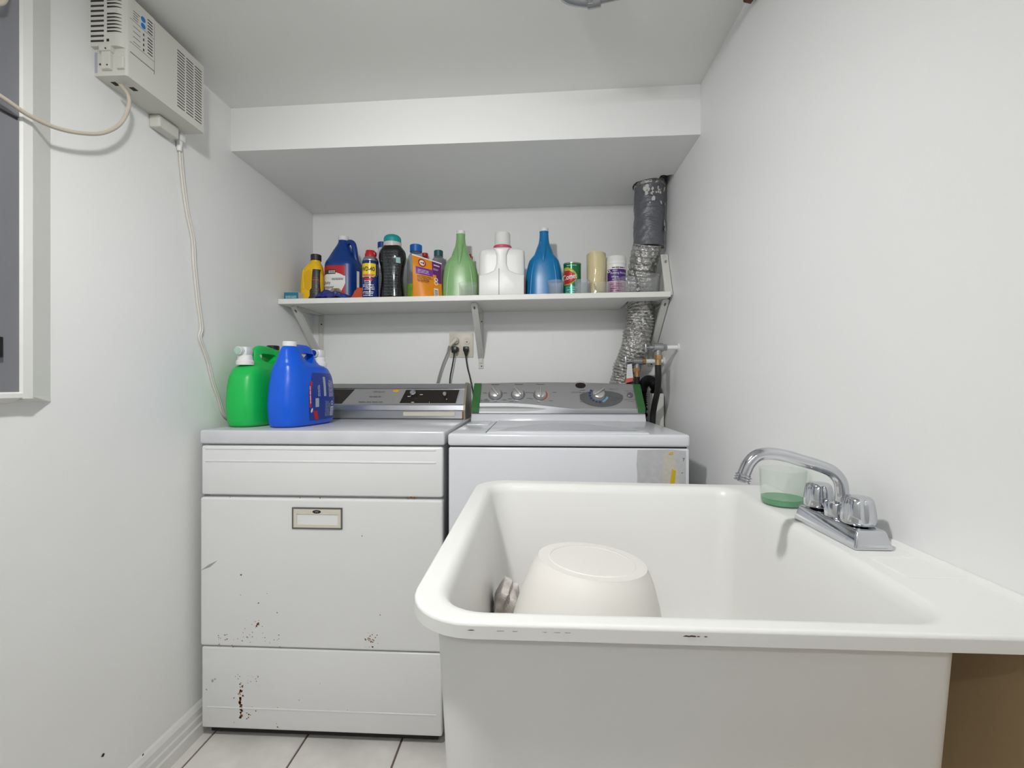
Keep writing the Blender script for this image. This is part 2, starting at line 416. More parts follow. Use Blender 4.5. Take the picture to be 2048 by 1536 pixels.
# ------------------------------------------------------------------ shelf and brackets
SHL = at(553, 597, x=XL)[2]; SHR = at(1347, 583, x=XR)[2]  # top of the shelf at its two ends
YS = 1.80
def shz(x): return lerp(SHL, SHR, (x-XL)/(XR-XL))
TK = .021
def shelf_geo():
    P = [(XL+.002, YS), (XR-.012, YS), (XR-.012, 1.890), (.380, 1.890), (.380, YB-.001), (XL+.002, YB-.001)]
    g = prism(P, 'z', -TK, 0, .0012, 1)
    return [(v[0], v[1], v[2]+shz(v[0])) for v in g[0]], g[1]
tag(obj('shelf_board', shelf_geo(), M_shelf), 'long white painted shelf board spanning the back wall', 'shelf')
def bracket(xc, label):
    zt = shz(xc)-TK-.0005; hw = .013
    b = thing('shelf_bracket', label, 'bracket', (xc, YB, zt-.24), group='brackets under the shelf')
    obj('shelf_leg', box(xc-hw*.8, xc+hw*.8, YS+.045, YB-.001, zt-.004, zt, .0008, 1), M_brk, b)
    obj('wall_leg', join(box(xc-hw*.9, xc+hw*.9, YB-.004, YB-.0005, zt-.262, zt-.004, .0012, 1), box(xc-hw*.55, xc+hw*.55, YB-.008, YB-.003, zt-.236, zt-.03, .001, 1)), M_brk, b)
    A = Vector((xc, YS+.047, zt-.004)); B = Vector((xc, YB-.006, zt-.215))
    d = (B-A).normalized(); n = Vector((0, d.z, -d.y)); n = -n if n.y > 0 else n   # outward (to the viewer)
    Mx = frame(A, (1, 0, 0), tuple(d), tuple(n))
    L = (B-A).length
    g = join(xform(box(-hw, hw, 0, L, -.002, 0, .0006, 1), Mx), xform(box(-hw, -hw+.002, 0.01, L, -.014, -.001), Mx), xform(box(hw-.002, hw, 0.01, L, -.014, -.001), Mx))
    s = obj('strut', g, M_brk, b)
    el = [(.004*math.cos(2*math.pi*i/16), .022+.009*math.sin(2*math.pi*i/16), .0004) for i in range(16)]
    obj('slot', xform((el, [tuple(range(16))]), Mx), M_hole, s)
    for dz in (-.045, -.25): obj('screw', cyl((xc+(.003 if dz < -.1 else .004), YB-.004, zt+dz), (xc+(.003 if dz < -.1 else .004), YB-.010 if dz > -.1 else YB-.006, zt+dz), .003, n=10), M_dark, b)
bracket(at(588, 615, y=1.85)[0], 'white shelf bracket at the left corner above the jugs')
bracket(at(948, 607, y=1.85)[0], 'white shelf bracket in the middle beside the outlet')
bracket(.5235, 'white shelf bracket on the right beside the foil duct')
# upright bracket on the shelf against the right wall
zr = shz(.525)
ub = thing('upright_bracket', 'white triangular bracket standing on right end of shelf', 'bracket', (.525, 1.85, zr))
A = Vector((.522, YS+.006, zr-.012)); B = Vector((.522, 1.875, zr+.165)); d = (B-A).normalized(); n = Vector((0, -d.z, d.y)); Mx = frame(A, (1, 0, 0), tuple(d), tuple(n)); L = (B-A).length
st = obj('front_bar', join(xform(box(-.013, .016, 0, L, -.003, 0, .0008, 1), Mx), xform(box(.013, .016, 0, L, -.02, -.001), Mx)), M_brk, ub)
rz_ = mat('rust_patch', (134, 100, 80), .9, col2=(176, 160, 146), vscale=200)
obj('rust_patch', xform(blob((0.003, L-.035, .0006), .0065, axis='z', n=11), Mx), rz_, st)
obj('screw', xform(blob((0, .008, .0006), .0018, axis='z'), Mx), M_dark, st)
obj('back_strap', join(box(.519, .522, 1.862, 1.890, zr, zr+.16, .0005, 1), box(.519, .537, 1.887, 1.890, zr+.10, zr+.165, .0005, 1)), M_brk, ub)
obj('rust_patch', blob((.5185, 1.876, zr+.11), .008, axis='x', sy=1.8), rz_, ub)

# ------------------------------------------------------------------ vented electrical unit on the left wall
UY0 = at(181, 150, x=XL)[1]; UX = at(246, 150, y=UY0)[0]; UY1 = at(409, 267, x=UX)[1]
UZ0 = at(408, 267, x=UX)[2]; UZ1 = min(at(410, 136, x=UX)[2], ZCL-.012); UZM = at(200, 92, y=UY0)[2]
un = thing('electrical_unit', 'white vented plastic electrical unit high on left wall', 'electrical unit', (XL, (UY0+UY1)/2, UZ0))
RC = .022
def unit_outline(y0, r):
    pts = [(XL, y0)]
    for i in range(7):
        a = math.pi/2*i/6; pts.append((UX-r+r*math.sin(a), y0+r-r*math.cos(a)))
    return pts+[(UX, UY1-.003), (UX-.003, UY1), (XL, UY1)]
body = obj('housing', join(prism([(p[0]+(.0007 if p[0] > UX-.001 else 0), min(p[1], lerp(UY0, UY1, .335))) for p in unit_outline(UY0, RC)], 'z', UZM, UZ1+.0005), prism(unit_outline(UY0+.010, .006), 'z', UZ0, UZ1)), M_unit, un, 35)
for (y, nn) in ((lerp(UY0, UY1, .665), 20), (lerp(UY0, UY1, .785), 20), (lerp(UY0, UY1, .905), 20)):
    gs = [box(UX-.002, UX+.0003, y-.013, y+.013, z-.0013, z+.0013) for z in [lerp(UZ0+.022, UZ1-.022, i/(nn-1)) for i in range(nn)]]
    obj('vent_grille', join(*gs), M_slot, body)
# near end: louvres at the back and round the corner
nl = 10
for i in range(nl):
    z = UZM+.012+i*.0118
    if z > UZ1-.004: break
    obj('louvre_slot', box(XL+.001, XL+.033, UY0-.0004, UY0+.001, z-.0022, z+.0022), M_slot, body)
for i in range(10):
    if i == 6: continue
    z = UZM+.034+i*.0082
    if z > UZ1-.004: break
    pts = [(XL+.041, UY0-.0004)]+[(UX-RC+(RC+.0004)*math.sin(q), UY0+RC-(RC+.0004)*math.cos(q)) for q in (0, .25, .5, .7)]
    V = []; Fc = []
    for k, (px_, py_) in enumerate(pts):
        hh = .0022*(1-.8*k/4); V += [(px_, py_, z-hh), (px_, py_, z+hh)]
    for k in range(4): Fc.append((2*k, 2*k+2, 2*k+3, 2*k+1))
    obj('louvre_slot', (V, Fc), M_slot, body)
def onf(y0, y1, z0, z1, m, nm='marking', e=.0011): return obj(nm, box(UX-.001, UX+e, y0, y1, z0, z1), m, body)
yq = lambda t: lerp(UY0, UY1, t)
# outline, print, leds and small vents of the front panel
M_line = mat('panel_line', (128, 126, 120), .6)
for z in (UZM+.022, UZM-.002): onf(yq(.07), yq(.33), z-.0005, z+.0005, M_line)
onf(yq(.33)-.0004, yq(.33), UZM-.010, UZ1-.012, M_line)
onf(yq(.07), yq(.33), UZM+.078, UZM+.079, M_line)
for i, z in enumerate([UZM+.026+.0125*k for k in range(4)]):
    onf(yq(.205), yq(.205)+.003, z, z+.006, M_black, 'indicator')
    onf(yq(.10), yq(.175), z+.002, z+.003, M_ink)
for i in range(6): onf(yq(.255), yq(.31), UZM+.030+i*.0075, UZM+.0325+i*.0075, M_slot, 'vent_slot')
for i in range(5): onf(yq(.255), yq(.31), UZM+.083+i*.0075, UZM+.0855+i*.0075, M_slot, 'vent_slot')
for i in range(4): onf(yq(.10), yq(.10)+random.uniform(.01, .02), UZM+.084+i*.006, UZM+.0852+i*.006, M_ink)
M_ublue = mat('print_blue', (36, 120, 190), .5)
obj('emblem_plate', box(UX-.001, UX+.0010, yq(.175), yq(.235), UZM+.079, UZM+.112, .0), mat('print_paleblue', (190, 218, 236), .5), body)
for z in (UZM+.087, UZM+.103): obj('blue_emblem', cyl((UX-.001, yq(.205), z), (UX+.0014, yq(.205), z), .0065, n=20), M_ublue, body)
# cable clamp, screws and label at the lower end
obj('clamp', join(box(XL+.024, XL+.046, UY0+.001, UY0+.012, UZM-.052, UZM+.001, .002), box(XL+.022, XL+.050, UY0-.003, UY0+.011, UZM-.012, UZM+.004, .002)), M_unit, un)
obj('clip', box(UX-.020, UX-.004, UY0+.004, UY0+.012, UZM-.050, UZM-.022, .002), M_unit, un)
for q in (UZM-.008, UZM-.044): obj('screw', cyl((XL+.040, UY0+.012, q), (XL+.040, UY0-.004 if q > UZM-.02 else UY0, q), .0018, n=8), M_slot, un)
obj('screw', cyl((XL+.014, UY0+.012, UZM-.036), (XL+.014, UY0+.0095, UZM-.036), .0026, n=10), M_slot, un)
obj('rating_label', box(XL+.001, XL+.007, UY0+.0094, UY0+.011, UZ0+.008, UZM-.008), mat('label_lilac', (176, 176, 196), .5), un)
obj('indicator', box(XL+.040, XL+.046, UY0-.0006, UY0+.001, UZM+.010, UZM+.016), M_black, un)
for (a, b) in ((.12, .018), (.20, .045)): obj('cable_port', box(XL+b, XL+b+.012, yq(a), yq(a)+.014, UZ0-.0005, UZ0+.002), M_slot, un)
# power adapter under the unit
pA = at(297, 232, x=XL); pB = at(362, 276, x=XL)
ay0, ay1 = pA[1], at(358, 262, x=XL+.03)[1]
tag(obj('power_adapter', box(XL+.001, XL+.031, ay0, ay1, UZ0-.034, UZ0-.0005, .004), M_unit), 'small white power adapter under the vented wall unit', 'adapter')
# cables
c1 = [(240, 168, .045), (256, 190, .048), (257, 215, .048), (240, 248, .045), (205, 266, .045), (160, 266, .045), (110, 255, .045), (60, 232, .045), (20, 205, .045), (-30, 168, .045), (-70, 110, .045), (-60, 30, .045), (-20, 10, .045), (6, 4, .05), (14, -20, .05), (16, -80, .05)]
tag(obj('beige_cable', tube([at(u, v, x=XL+o_) for u, v, o_ in c1], .0042, 10, 6), M_cable, None, 60), 'thick beige cable looping from wall unit across the window casing', 'cable')
c2 = [(361, 262), (363, 300), (367, 350), (376, 420), (388, 480), (391, 530), (398, 600), (405, 655), (402, 676), (417, 720), (428, 765), (440, 800), (450, 830), (470, 850)]
P2 = [at(u, v, x=XL+.006) for u, v in c2]; P2.append((XL+.006, 1.45, .88)); P2.append((XL+.006, 1.5, .6))
wc = thing('white_cable', 'twin white cable hanging down left wall to behind the dryer', 'cable', P2[-1])
obj('cable', tube(P2, .0036, 8, 6), M_wcable, wc, 60)
obj('cable', tube([(p[0]-.001, p[1]-.0065, p[2]) for p in P2], .0034, 8, 6), M_wcable, wc, 60)
pl = at(360, 272, x=XL+.008)
obj('plug', join(box(pl[0]-.008, pl[0]+.012, pl[1]-.011, pl[1]+.008, pl[2]-.018, pl[2]+.022, .003), cyl((pl[0], pl[1]-.002, pl[2]-.045), (pl[0], pl[1]-.002, pl[2]-.015), .006, .0085, 12)), M_white, wc, 40)

# ------------------------------------------------------------------ outlet, plugs and cords on the back wall
o0 = at(899, 715, y=YB); o1 = at(947, 666, y=YB)
ou = thing('wall_outlet', 'cream four-socket wall outlet plate below the shelf', 'outlet', (o0[0], YB, o0[2]))
obj('plate', box(o0[0], o1[0], YB-.006, YB, o0[2], o1[2], .002), M_cream, ou, 40)
def sock(u, v):
    c = at(u, v, y=YB-.006)
    f = obj('socket', cyl((c[0], YB-.004, c[2]), (c[0], YB-.009, c[2]), .0165, n=24), M_cream, ou, 40)
    for dx in (-.006, .006): obj('contact_slot', box(c[0]+dx-.0012, c[0]+dx+.0012, YB-.0095, YB-.0085, c[2]+.001, c[2]+.008), M_brass, f)
    obj('contact_slot', cyl((c[0], YB-.0085, c[2]-.007), (c[0], YB-.0095, c[2]-.007), .0028, n=10), M_dark, f)
    return c
s1 = sock(912, 682); s2 = sock(934, 681); s3 = sock(913, 699); s4 = sock(933, 698)
def cord(name, label, path, m, plug, plugm, r=.0032):
    t = thing(name, label, 'cord', path[-1])
    obj('cord', tube(path, r, 8, 6), m, t, 60); obj('plug', plug, plugm, t, 40)
e = .0095
cord('grey_cord', 'grey power cord with angled plug in upper left socket', [(s1[0]-.012, YB-.035, s1[2]-.012), (s1[0]-.028, YB-.034, s1[2]-.03)]+[at(u, v, y=YB-.03) for u, v in ((895, 705), (885, 730), (876, 760), (870, 790))], M_gcable,
     join(cyl((s1[0], YB-e, s1[2]), (s1[0], YB-.026, s1[2]), .016, .014, 20), tube([(s1[0]+.004, YB-.027, s1[2]+.006), (s1[0]-.008, YB-.034, s1[2]-.008), (s1[0]-.024, YB-.035, s1[2]-.026)], lambda t: lerp(.013, .006, t), 12)), M_cream, .0042)
cord('black_cord', 'black power cord plugged into lower left socket', [(s3[0]-.004, YB-.036, s3[2]-.01)]+[at(u, v, y=YB-.034) for u, v in ((908, 712), (904, 735), (900, 758), (899, 790))], M_black,
     join(cyl((s3[0], YB-e, s3[2]), (s3[0], YB-.024, s3[2]), .014, .013, 20), box(s3[0]-.018, s3[0]+.008, YB-.042, YB-.023, s3[2]-.018, s3[2]+.012, .004)), M_black)
cord('black_cord', 'black power cord plugged into lower right socket beside bracket', [(s4[0], YB-.026, s4[2]-.02)]+[at(u, v, y=YB-.026) for u, v in ((932, 715), (935, 735), (940, 755), (946, 785), (948, 810))], M_black,
     join(box(s4[0]-.013, s4[0]+.013, YB-.03, YB-e, s4[2]-.012, s4[2]+.010, .003), cyl((s4[0], YB-.022, s4[2]-.01), (s4[0]+.001, YB-.026, s4[2]-.034), .011, .005, 12)), M_black)

# ------------------------------------------------------------------ foil dryer duct
D = thing('dryer_duct', 'crinkled silver foil dryer duct rising to the soffit', 'duct', (.40, 2.0, .95))
RD = .0575
def corr(P, k, ncyc, amp, seed):
    pts = crom(P, k); rnd = random.Random(seed); N = len(pts)
    ph_ = [rnd.uniform(0, 6.28) for _ in range(6)]
    def rad(t):
        s = (t*ncyc) % 1.0
        base = RD-amp*(1-min(1, abs(s-.5)*2)**.6) if True else RD
        base = RD-amp*(abs(math.sin(math.pi*t*ncyc))**8)
        return lambda a: base+.0022*math.sin(3*a+ph_[0]+t*31)+.0016*math.sin(7*a+ph_[1]+t*57)+.0012*math.sin(13*a+t*140)+.0009*math.sin(19*a-t*210+2*math.sin(a*3))
    return tube(pts, rad, 64, raw=True)
dp = [(.460, 1.895, 1.66), (.450, 1.942, 1.55), (.446, 1.976, 1.46), (.452, 1.972, 1.40), (.447, 1.98, 1.34), (.434, 1.99, 1.26), (.415, 2.014, 1.19), (.395, 2.022, 1.12), (.375, 2.018, 1.05), (.36, 2.018, .93)]
obj('foil_hose', corr(dp, 36, 46, .0045, 3), M_foil, D, 20)
tp = [(.470, 1.892, 2.0), (.470, 1.893, 1.86), (.468, 1.895, 1.74), (.466, 1.898, 1.645)]
rnd = random.Random(4)
tg = tube(tp, lambda t: (lambda a: RD+.0035+.0012*math.sin(4*a+t*23)+.0014*math.sin(9*a-t*40)), 40, 12)
obj('tape_wrap', tg, M_duct, D, 30)
fk = []
for i in range(30):
    a = -math.pi/2+rnd.uniform(-.5, 1.1); z = rnd.choice((rnd.uniform(1.84, 1.872), rnd.uniform(1.70, 1.87)));
    if z < 1.80: a = rnd.uniform(-.75, -.3)
    c = Vector((.468, 1.8945, z)); n = Vector((math.cos(a), math.sin(a), 0)); r = RD+.0068
    b = blob((0, 0, 0), rnd.uniform(.003, .009), 8, 'z', 1, 1.4)
    Mx = frame(c+n*r, (-n.y, n.x, 0), (0, 0, 1), tuple(n)); fk.append(xform(b, Mx))
fo = obj('plaster_flakes', join(*fk), M_flake, D); fo['kind'] = 'stuff'
obj('foil_collar', tube([(.470, 1.892, 1.885), (.470, 1.892, 1.905)], lambda t: (lambda a: RD+.005+.002*math.sin(6*a)), 30, 4), M_foil, D, 30)

# ------------------------------------------------------------------ water valves, hoses, standpipe
va = at(1357, 695, x=XR); vz = va[2]; vy = va[1]
V1 = thing('water_valve', 'upper chrome water valve on stub pipe from right wall', 'valve', (.46, vy, vz-.06), group='washer water valves')
obj('stub_pipe', join(cyl((XR, vy, vz), (.487, vy, vz), .0085, n=16), cyl((XR, vy, vz), (XR-.004, vy, vz), .014, n=20)), M_white, V1, 40)
obj('body', join(cyl((.495, vy, vz), (.483, vy, vz), .014, n=6), cyl((.484, vy, vz), (.445, vy, vz), .0165, n=14, bev=.003), cyl((.448, vy, vz), (.432, vy, vz), .009, n=10), cyl((.464, vy, vz), (.464, vy, vz-.03), .0125, n=16)), M_steel, V1, 40)
obj('handle', join(cyl((.433, vy, vz), (.418, vy, vz), .004, n=10), box(.416, .421, vy-.004, vy+.004, vz-.018, vz+.014, .002)), M_steel, V1, 40)
obj('nut', join(cyl((.464, vy, vz-.028), (.464, vy, vz-.045), .016, n=6), cyl((.464, vy, vz-.045), (.464, vy, vz-.066), .0115, n=14)), M_brass, V1, 40)
hz = vz-.064
tag(obj('water_hose', tube([(.464, vy, hz), (.466, vy+.004, hz-.05), (.470, vy+.03, 1.06), (.472, vy+.09, .99), (.471, 1.85, .93), (.471, 1.862, .75), (.471, 1.862, .5)], .0115, 12), M_rubber, None, 60), 'long black rubber hose hanging from upper valve by right wall', 'hose')
wy = 1.936; vz2 = at(1275, 723, y=wy)[2]; vx2 = at(1274, 723, y=wy)[0]
V2 = thing('water_valve', 'lower chrome water valve with paper tag in front of foil duct', 'valve', (vx2, wy, vz2-.06), group='washer water valves')
obj('stub_pipe', join(cyl((XR, wy, vz2+.002), (vx2+.035, wy, vz2), .0095, n=16), cyl((XR, wy, vz2+.002), (XR-.005, wy, vz2+.002), .016, n=20)), M_white, V2, 40)
obj('body', join(cyl((vx2+.022, wy, vz2), (vx2-.02, wy, vz2), .0155, n=14, bev=.003), cyl((vx2, wy, vz2), (vx2, wy, vz2-.03), .0115, n=14), cyl((vx2-.018, wy, vz2), (vx2-.045, wy, vz2-.002), .006, n=10)), M_steel, V2, 40)
obj('collar', cyl((vx2+.036, wy, vz2), (vx2+.02, wy, vz2), .0125, n=8), M_brass, V2, 40)
obj('handle', box(vx2-.05, vx2-.043, wy-.005, wy+.005, vz2-.022, vz2+.022, .002), M_steel, V2, 40)
obj('nut', join(cyl((vx2, wy, vz2-.027), (vx2, wy, vz2-.042), .015, n=6), cyl((vx2, wy, vz2-.042), (vx2, wy, vz2-.066), .0105, n=14)), M_brass, V2, 40)
tag(obj('water_hose', tube([(vx2, wy, vz2-.064), (vx2, wy+.002, vz2-.10), (vx2+.002, wy+.001, .98), (vx2, wy+.001, .8)], .0115, 12), M_rubber, None, 60), 'short black rubber hose dropping behind washer console from lower valve', 'hose')
tx = vx2-.032
tg_ = thing('paper_tag', 'small white paper tag with red end tied to lower valve', 'tag', (tx, wy-.02, vz2-.09))
obj('paper', hexa([(tx-.016, wy-.0195, vz2-.072), (tx+.012, wy-.0195, vz2-.068), (tx+.012, wy-.019, vz2-.068), (tx-.016, wy-.019, vz2-.072)], [(tx-.012, wy-.0195, vz2-.014), (tx+.006, wy-.0195, vz2-.010), (tx+.006, wy-.019, vz2-.010), (tx-.012, wy-.019, vz2-.014)]), M_lwhite, tg_)
obj('red_end', hexa([(tx-.022, wy-.0196, vz2-.090), (tx+.010, wy-.0196, vz2-.083), (tx+.010, wy-.019, vz2-.083), (tx-.022, wy-.019, vz2-.090)], [(tx-.016, wy-.0196, vz2-.072), (tx+.012, wy-.0196, vz2-.068), (tx+.012, wy-.019, vz2-.068), (tx-.016, wy-.019, vz2-.072)]), mat('tag_red', (214, 96, 88), .6), tg_)
obj('tag_print', xform(lines(6, .016, .0012, .0075), frame((tx-.003, wy-.0201, vz2-.022), (1, 0, 0), (0, 0, 1), (0, -1, 0))), M_lgrey, tg_)
# corrugated drain hose and the white standpipe chase
hp = [(.466, 2.0, .55), (.466, 2.0, .93), (.464, 2.0, 1.03), (.462, 1.99, 1.068), (.474, 1.96, 1.098), (.492, 1.935, 1.092), (.502, 1.925, 1.062), (.503, 1.925, 1.047)]
tag(obj('drain_hose', tube(hp, lambda t: .019+.0035*math.sin(t*2*math.pi*46), 16, 40), M_rubber, None, 40), 'black corrugated drain hose arching beside the washer console', 'hose')
tag(obj('standpipe_chase', box(.484, .530, 1.90, 1.95, 0.0, 1.046, .003), M_brk), 'white square standpipe chase behind the washer right corner', 'pipe chase')

# ------------------------------------------------------------------ dryer
DX0, DX1, DY, DYB = -1.02, -.272, 1.34, 1.985
ZT = ZC-.1405
dr = thing('clothes_dryer', 'old white front loading clothes dryer with rust spots', 'dryer', ((DX0+DX1)/2, (DY+DYB)/2, 0))
def zpx(v, y, k=1.020): return ZC+(768-v)/F*y*k
obj('body', box(DX0+.012, DX1-.012, DY+.022, DYB, .03, ZT-.02, .004), M_enamel, dr)
obj('worktop', box(DX0-.002, DX1+.004, DY-.002, DYB, ZT-.042, ZT, .006, 3), M_top, dr, 40)
z1, z2 = zpx(893, DY), zpx(993, DY); z3, z4 = zpx(998, DY), zpx(1299, DY); z5, z6 = zpx(1302, DY), zpx(1467, DY)
up_ = obj('upper_panel', box(DX0+.002, DX1-.002, DY, DY+.03, z2, z1, .006, 3), M_enamel, dr, 40)
for v in (899, 924): obj('ridge', box(DX0+.014, DX1-.022, DY-.0016, DY+.002, zpx(v, DY)-.003, zpx(v, DY)+.003, .0014, 2), M_enamel, up_, 50)
do = obj('door', box(DX0, DX1-.002, DY-.003, DY+.03, z4, z3, .007, 3), M_enamel, dr, 40)
lo_ = obj('toe_panel', box(DX0+.002, DX1-.004, DY, DY+.03, z6, z5, .006, 3), M_enamel, dr, 40)
zr_ = zpx(1424, DY); obj('ridge', box(DX0+.020, DX1-.022, DY-.0014, DY+.002, zr_-.0025, zr_+.0025, .0012, 2), M_enamel, lo_, 50)
for xx in (DX0+.04, DX1-.04):
    for yy in (DY+.05, DYB-.05): obj('foot', cyl((xx, yy, 0), (xx, yy, .031), .016, n=14), M_black, dr)
obj('painted_base_shadow', box(DX0+.02, DX1-.02, DY+.02, DY+.04, .012, .05), M_dark, dr)  # dark strip standing in for the shade under the dryer front
# cup handle
hx0, hx1 = at(586, 1036, y=DY)[0], at(686, 1036, y=DY)[0]; hz0, hz1 = zpx(1058, DY), zpx(1015, DY)
boolean(do, box(hx0+.010, hx1-.010, DY-.02, DY+.022, hz0+.004, hz1-.012))
for p in do.data.polygons: p.use_smooth = False
def ring(x0, x1, z0, z1, t, y0, y1): return join(box(x0, x1, y0, y1, z0, z0+t), box(x0, x1, y0, y1, z1-t, z1), box(x0, x0+t, y0, y1, z0+t, z1-t), box(x1-t, x1, y0, y1, z0+t, z1-t))
hd = obj('handle', join(ring(hx0+.004, hx1-.004, hz0+.003, hz1-.003, .010, DY-.0055, DY-.002), box(hx0+.0141, hx1-.0141, DY-.0052, DY-.002, hz1-.0205, hz1-.0131)), M_cream, do)
obj('handle_cup', join(hexa([(hx0+.014, DY-.002, hz0+.008), (hx1-.014, DY-.002, hz0+.008), (hx1-.022, DY+.020, hz0+.014), (hx0+.022, DY+.020, hz0+.014)], [(hx0+.014, DY-.002, hz0+.009), (hx1-.014, DY-.002, hz0+.009), (hx1-.022, DY+.020, hz0+.015), (hx0+.022, DY+.020, hz0+.015)]), box(hx0+.012, hx1-.012, DY+.012, DY+.015, hz0+.006, hz1-.014)), M_cream, hd)
obj('handle_rim', ring(hx0, hx1, hz0, hz1, .0042, DY-.0065, DY-.002), mat('handle_rim', (112, 110, 106), .3, metal=.5), hd)
cxh = (hx0+hx1)/2-.001
el = [(cxh+.013*math.cos(2*math.pi*i/20), DY-.0060, hz1-.0125+.0052*math.sin(2*math.pi*i/20)) for i in range(20)]
eb = obj('emblem', (el, [tuple(range(20))[::-1]]), M_dark, hd)
obj('emblem_mark', xform(text('W', .007, 1.6), frame((cxh, DY-.0063, hz1-.0127), (1, 0, 0), (0, 0, 1), (0, -1, 0))), M_lgrey, eb)
# rust and scuffs
def stain(lst, y, m, name, par):
    gs = []
    for u, v, rp in lst:
        p = at(u, v, y=y); gs.append(blob((p[0], y, p[2]), rp*y/F, 8))
    o = obj(name, join(*gs), m, par); o['kind'] = 'stuff'
R2 = random.Random(11)
d1 = [(482, 1150, 2.6), (516, 1248, 3.6), (513, 1252, 2), (481, 1190, 1), (517, 1206, 1.6), (554, 1225, 1.4), (760, 1230, 1.4), (724, 1072, 1.6), (534, 1187, .8)]
d1 += [(R2.uniform(425, 560), R2.gauss(1280, 7), R2.uniform(.5, 1.5)) for _ in range(34)]+[(R2.gauss(741, 6), R2.gauss(1283, 7), R2.uniform(.6, 1.9)) for _ in range(26)]+[(R2.uniform(480, 530), R2.uniform(1240, 1280), R2.uniform(.4, 1.2)) for _ in range(16)]
d1 = [(a, min(b, 1294), c) for a, b, c in d1]
stain(d1, DY-.0034, M_rust, 'rust_spots', do)
d2 = [(R2.gauss(481.5, 2), R2.uniform(1368, 1412), R2.uniform(.8, 2.9)) for _ in range(34)]+[(R2.gauss(482, 1.5), R2.uniform(1412, 1436), R2.uniform(1, 3)) for _ in range(22)]
d2 += [(R2.uniform(470, 520), R2.uniform(1348, 1372), R2.uniform(.4, 1.3)) for _ in range(18)]+[(R2.gauss(498, 6), R2.uniform(1408, 1438), R2.uniform(.5, 1.8)) for _ in range(10)]+[(555, 1454, 1.8), (553, 1447, .9), (555, 1415, .8), (695, 1420, .9), (765, 1428, 1.5), (468, 1396, 1.2), (468, 1445, 1)]
stain(d2, DY-.0004, M_rust, 'rust_spots', lo_)
stain([(430, 1358, 2), (425, 1362, 3), (413, 1379, 2.4), (598, 1400, 1.4), (640, 1367, 1)], DY-.0003, M_scuff, 'scuffs', lo_)
a_, b_, c_, d_ = at(401, 1141, y=DY-.0034), at(420, 1134, y=DY-.0034), at(435, 1121, y=DY-.0034), at(418, 1129, y=DY-.0034)
obj('scuff', ([a_, b_, c_, d_], [(0, 1, 2, 3)]), M_scuff, do)
stain([(600, 995.6, 1.2), (640, 996, 1.6), (815, 995.5, 2), (822, 995, 2.6), (828, 996, 2), (460, 995, 1.2)], DY+.001, M_rust, 'rust_spots', up_)
# worktop wear
gs = [blob((R2.uniform(-.62, -.36), R2.uniform(1.42, 1.62), ZT+.0004), R2.uniform(.001, .006), 8, 'z', 1.8, .6) for _ in range(16)]
o = obj('worn_patches', join(*gs), M_scuff, dr); o['kind'] = 'stuff'
# console
CY0, CY1 = 1.79, 1.90
CX0, CX1 = -.99, at(928, 800, y=1.80)[0]
def dz(v): return zpx(v, 1.80)
prof = [(CY0, ZT), (CY0-.004, dz(821)), (CY0-.011, dz(819)), (CY0-.008, dz(810)), (CY0-.003, dz(808)), (CY0+.032, dz(778)), (CY0+.028, dz(776)), (CY0+.044, dz(768)), (CY0+.056, dz(767)), (DYB-.03, dz(770)), (DYB-.03, ZT)]
con = obj('console', prism(prof, 'x', CX0, CX1), M_alu, dr)
pA_, pB_ = Vector((0, CY0-.003, dz(808))), Vector((0, CY0+.032, dz(778)))
pd = (pB_-pA_); PL = pd.length; pd.normalize(); pn = Vector((0, -pd.z, pd.y))
def onp(o=.0008): return frame(Vector((0, pA_.y, pA_.z))+pn*o, (1, 0, 0), tuple(pd), tuple(pn))
def XP(u): return at(u, 790, y=1.81)[0]
def quad(p): return [(a, b, 0) for a, b in p], [tuple(range(len(p)))]
obj('face_panel', xform(quad([(CX0+.01, .002), (XP(915), .002), (XP(921), PL-.001), (CX0+.01, PL-.001)]), onp(.0004)), M_panel, con)
obj('black_inlay', xform(quad([(XP(802), .005), (XP(913), .005), (XP(918), PL-.005), (XP(811), PL-.005)]), onp(.0009)), M_glossblk, con)
obj('black_inlay', xform(quad([(CX0+.012, .002), (XP(688), .002), (XP(708), PL-.002), (CX0+.012, PL-.002)]), onp(.0009)), M_glossblk, con)
def onpt(g, u, t, o=.0011): M_ = onp(o) @ Matrix.Translation((XP(u), t*PL, 0)); return xform(g, M_)
obj('lettering', join(onpt(text('Whirlpool', .0095, 1.2), 757, .80), onpt(lines(2, .05, .0012, .003, 0), 752, .5), onpt(lines(1, .10, .0028, .003, 0), 745, .13)), M_ink, con)
obj('sticker', onpt(([(.0125*(1+.12*(i % 2))*math.cos(2*math.pi*i/18), .006*(1+.12*(i % 2))*math.sin(2*math.pi*i/18), 0) for i in range(18)], [tuple(range(18))]), 791, .86, .0012), mat('sticker_gold', (222, 168, 40), .5), con)
for u, rr, tt in ((828, .0135, .62), (891, .0095, .55)):
    k = obj('knob', onpt(lathe([(rr*.95, 0), (rr, .004), (rr*.86, .020), (rr*.7, .022), (rr*.66, .020), (.001, .019)], 24), u, tt, .001), M_chrome, con, 40)
for g_ in (onpt(lines(1, .012, .003, .003, 0), 819, .5), onpt(lines(1, .012, .003, .004, 0), 843, .62), onpt(lines(1, .012, .003, .003, 0), 828, .12), onpt(quad([(-.0006, 0), (.0006, 0), (.0006, .006), (-.0006, .006)]), 861, .08)): obj('dial_mark', g_, M_cream, con)
obj('end_cap', prism([(CY0-.010, ZT), (CY0-.012, dz(819)), (CY0-.009, dz(809)), (CY0+.030, dz(776)), (CY0+.05, dz(765)), (DYB-.03, dz(768)), (DYB-.03, ZT)], 'x', CX1, CX1+.008), mat('end_cap_brown', (150, 142, 130), .4, metal=.4), con)
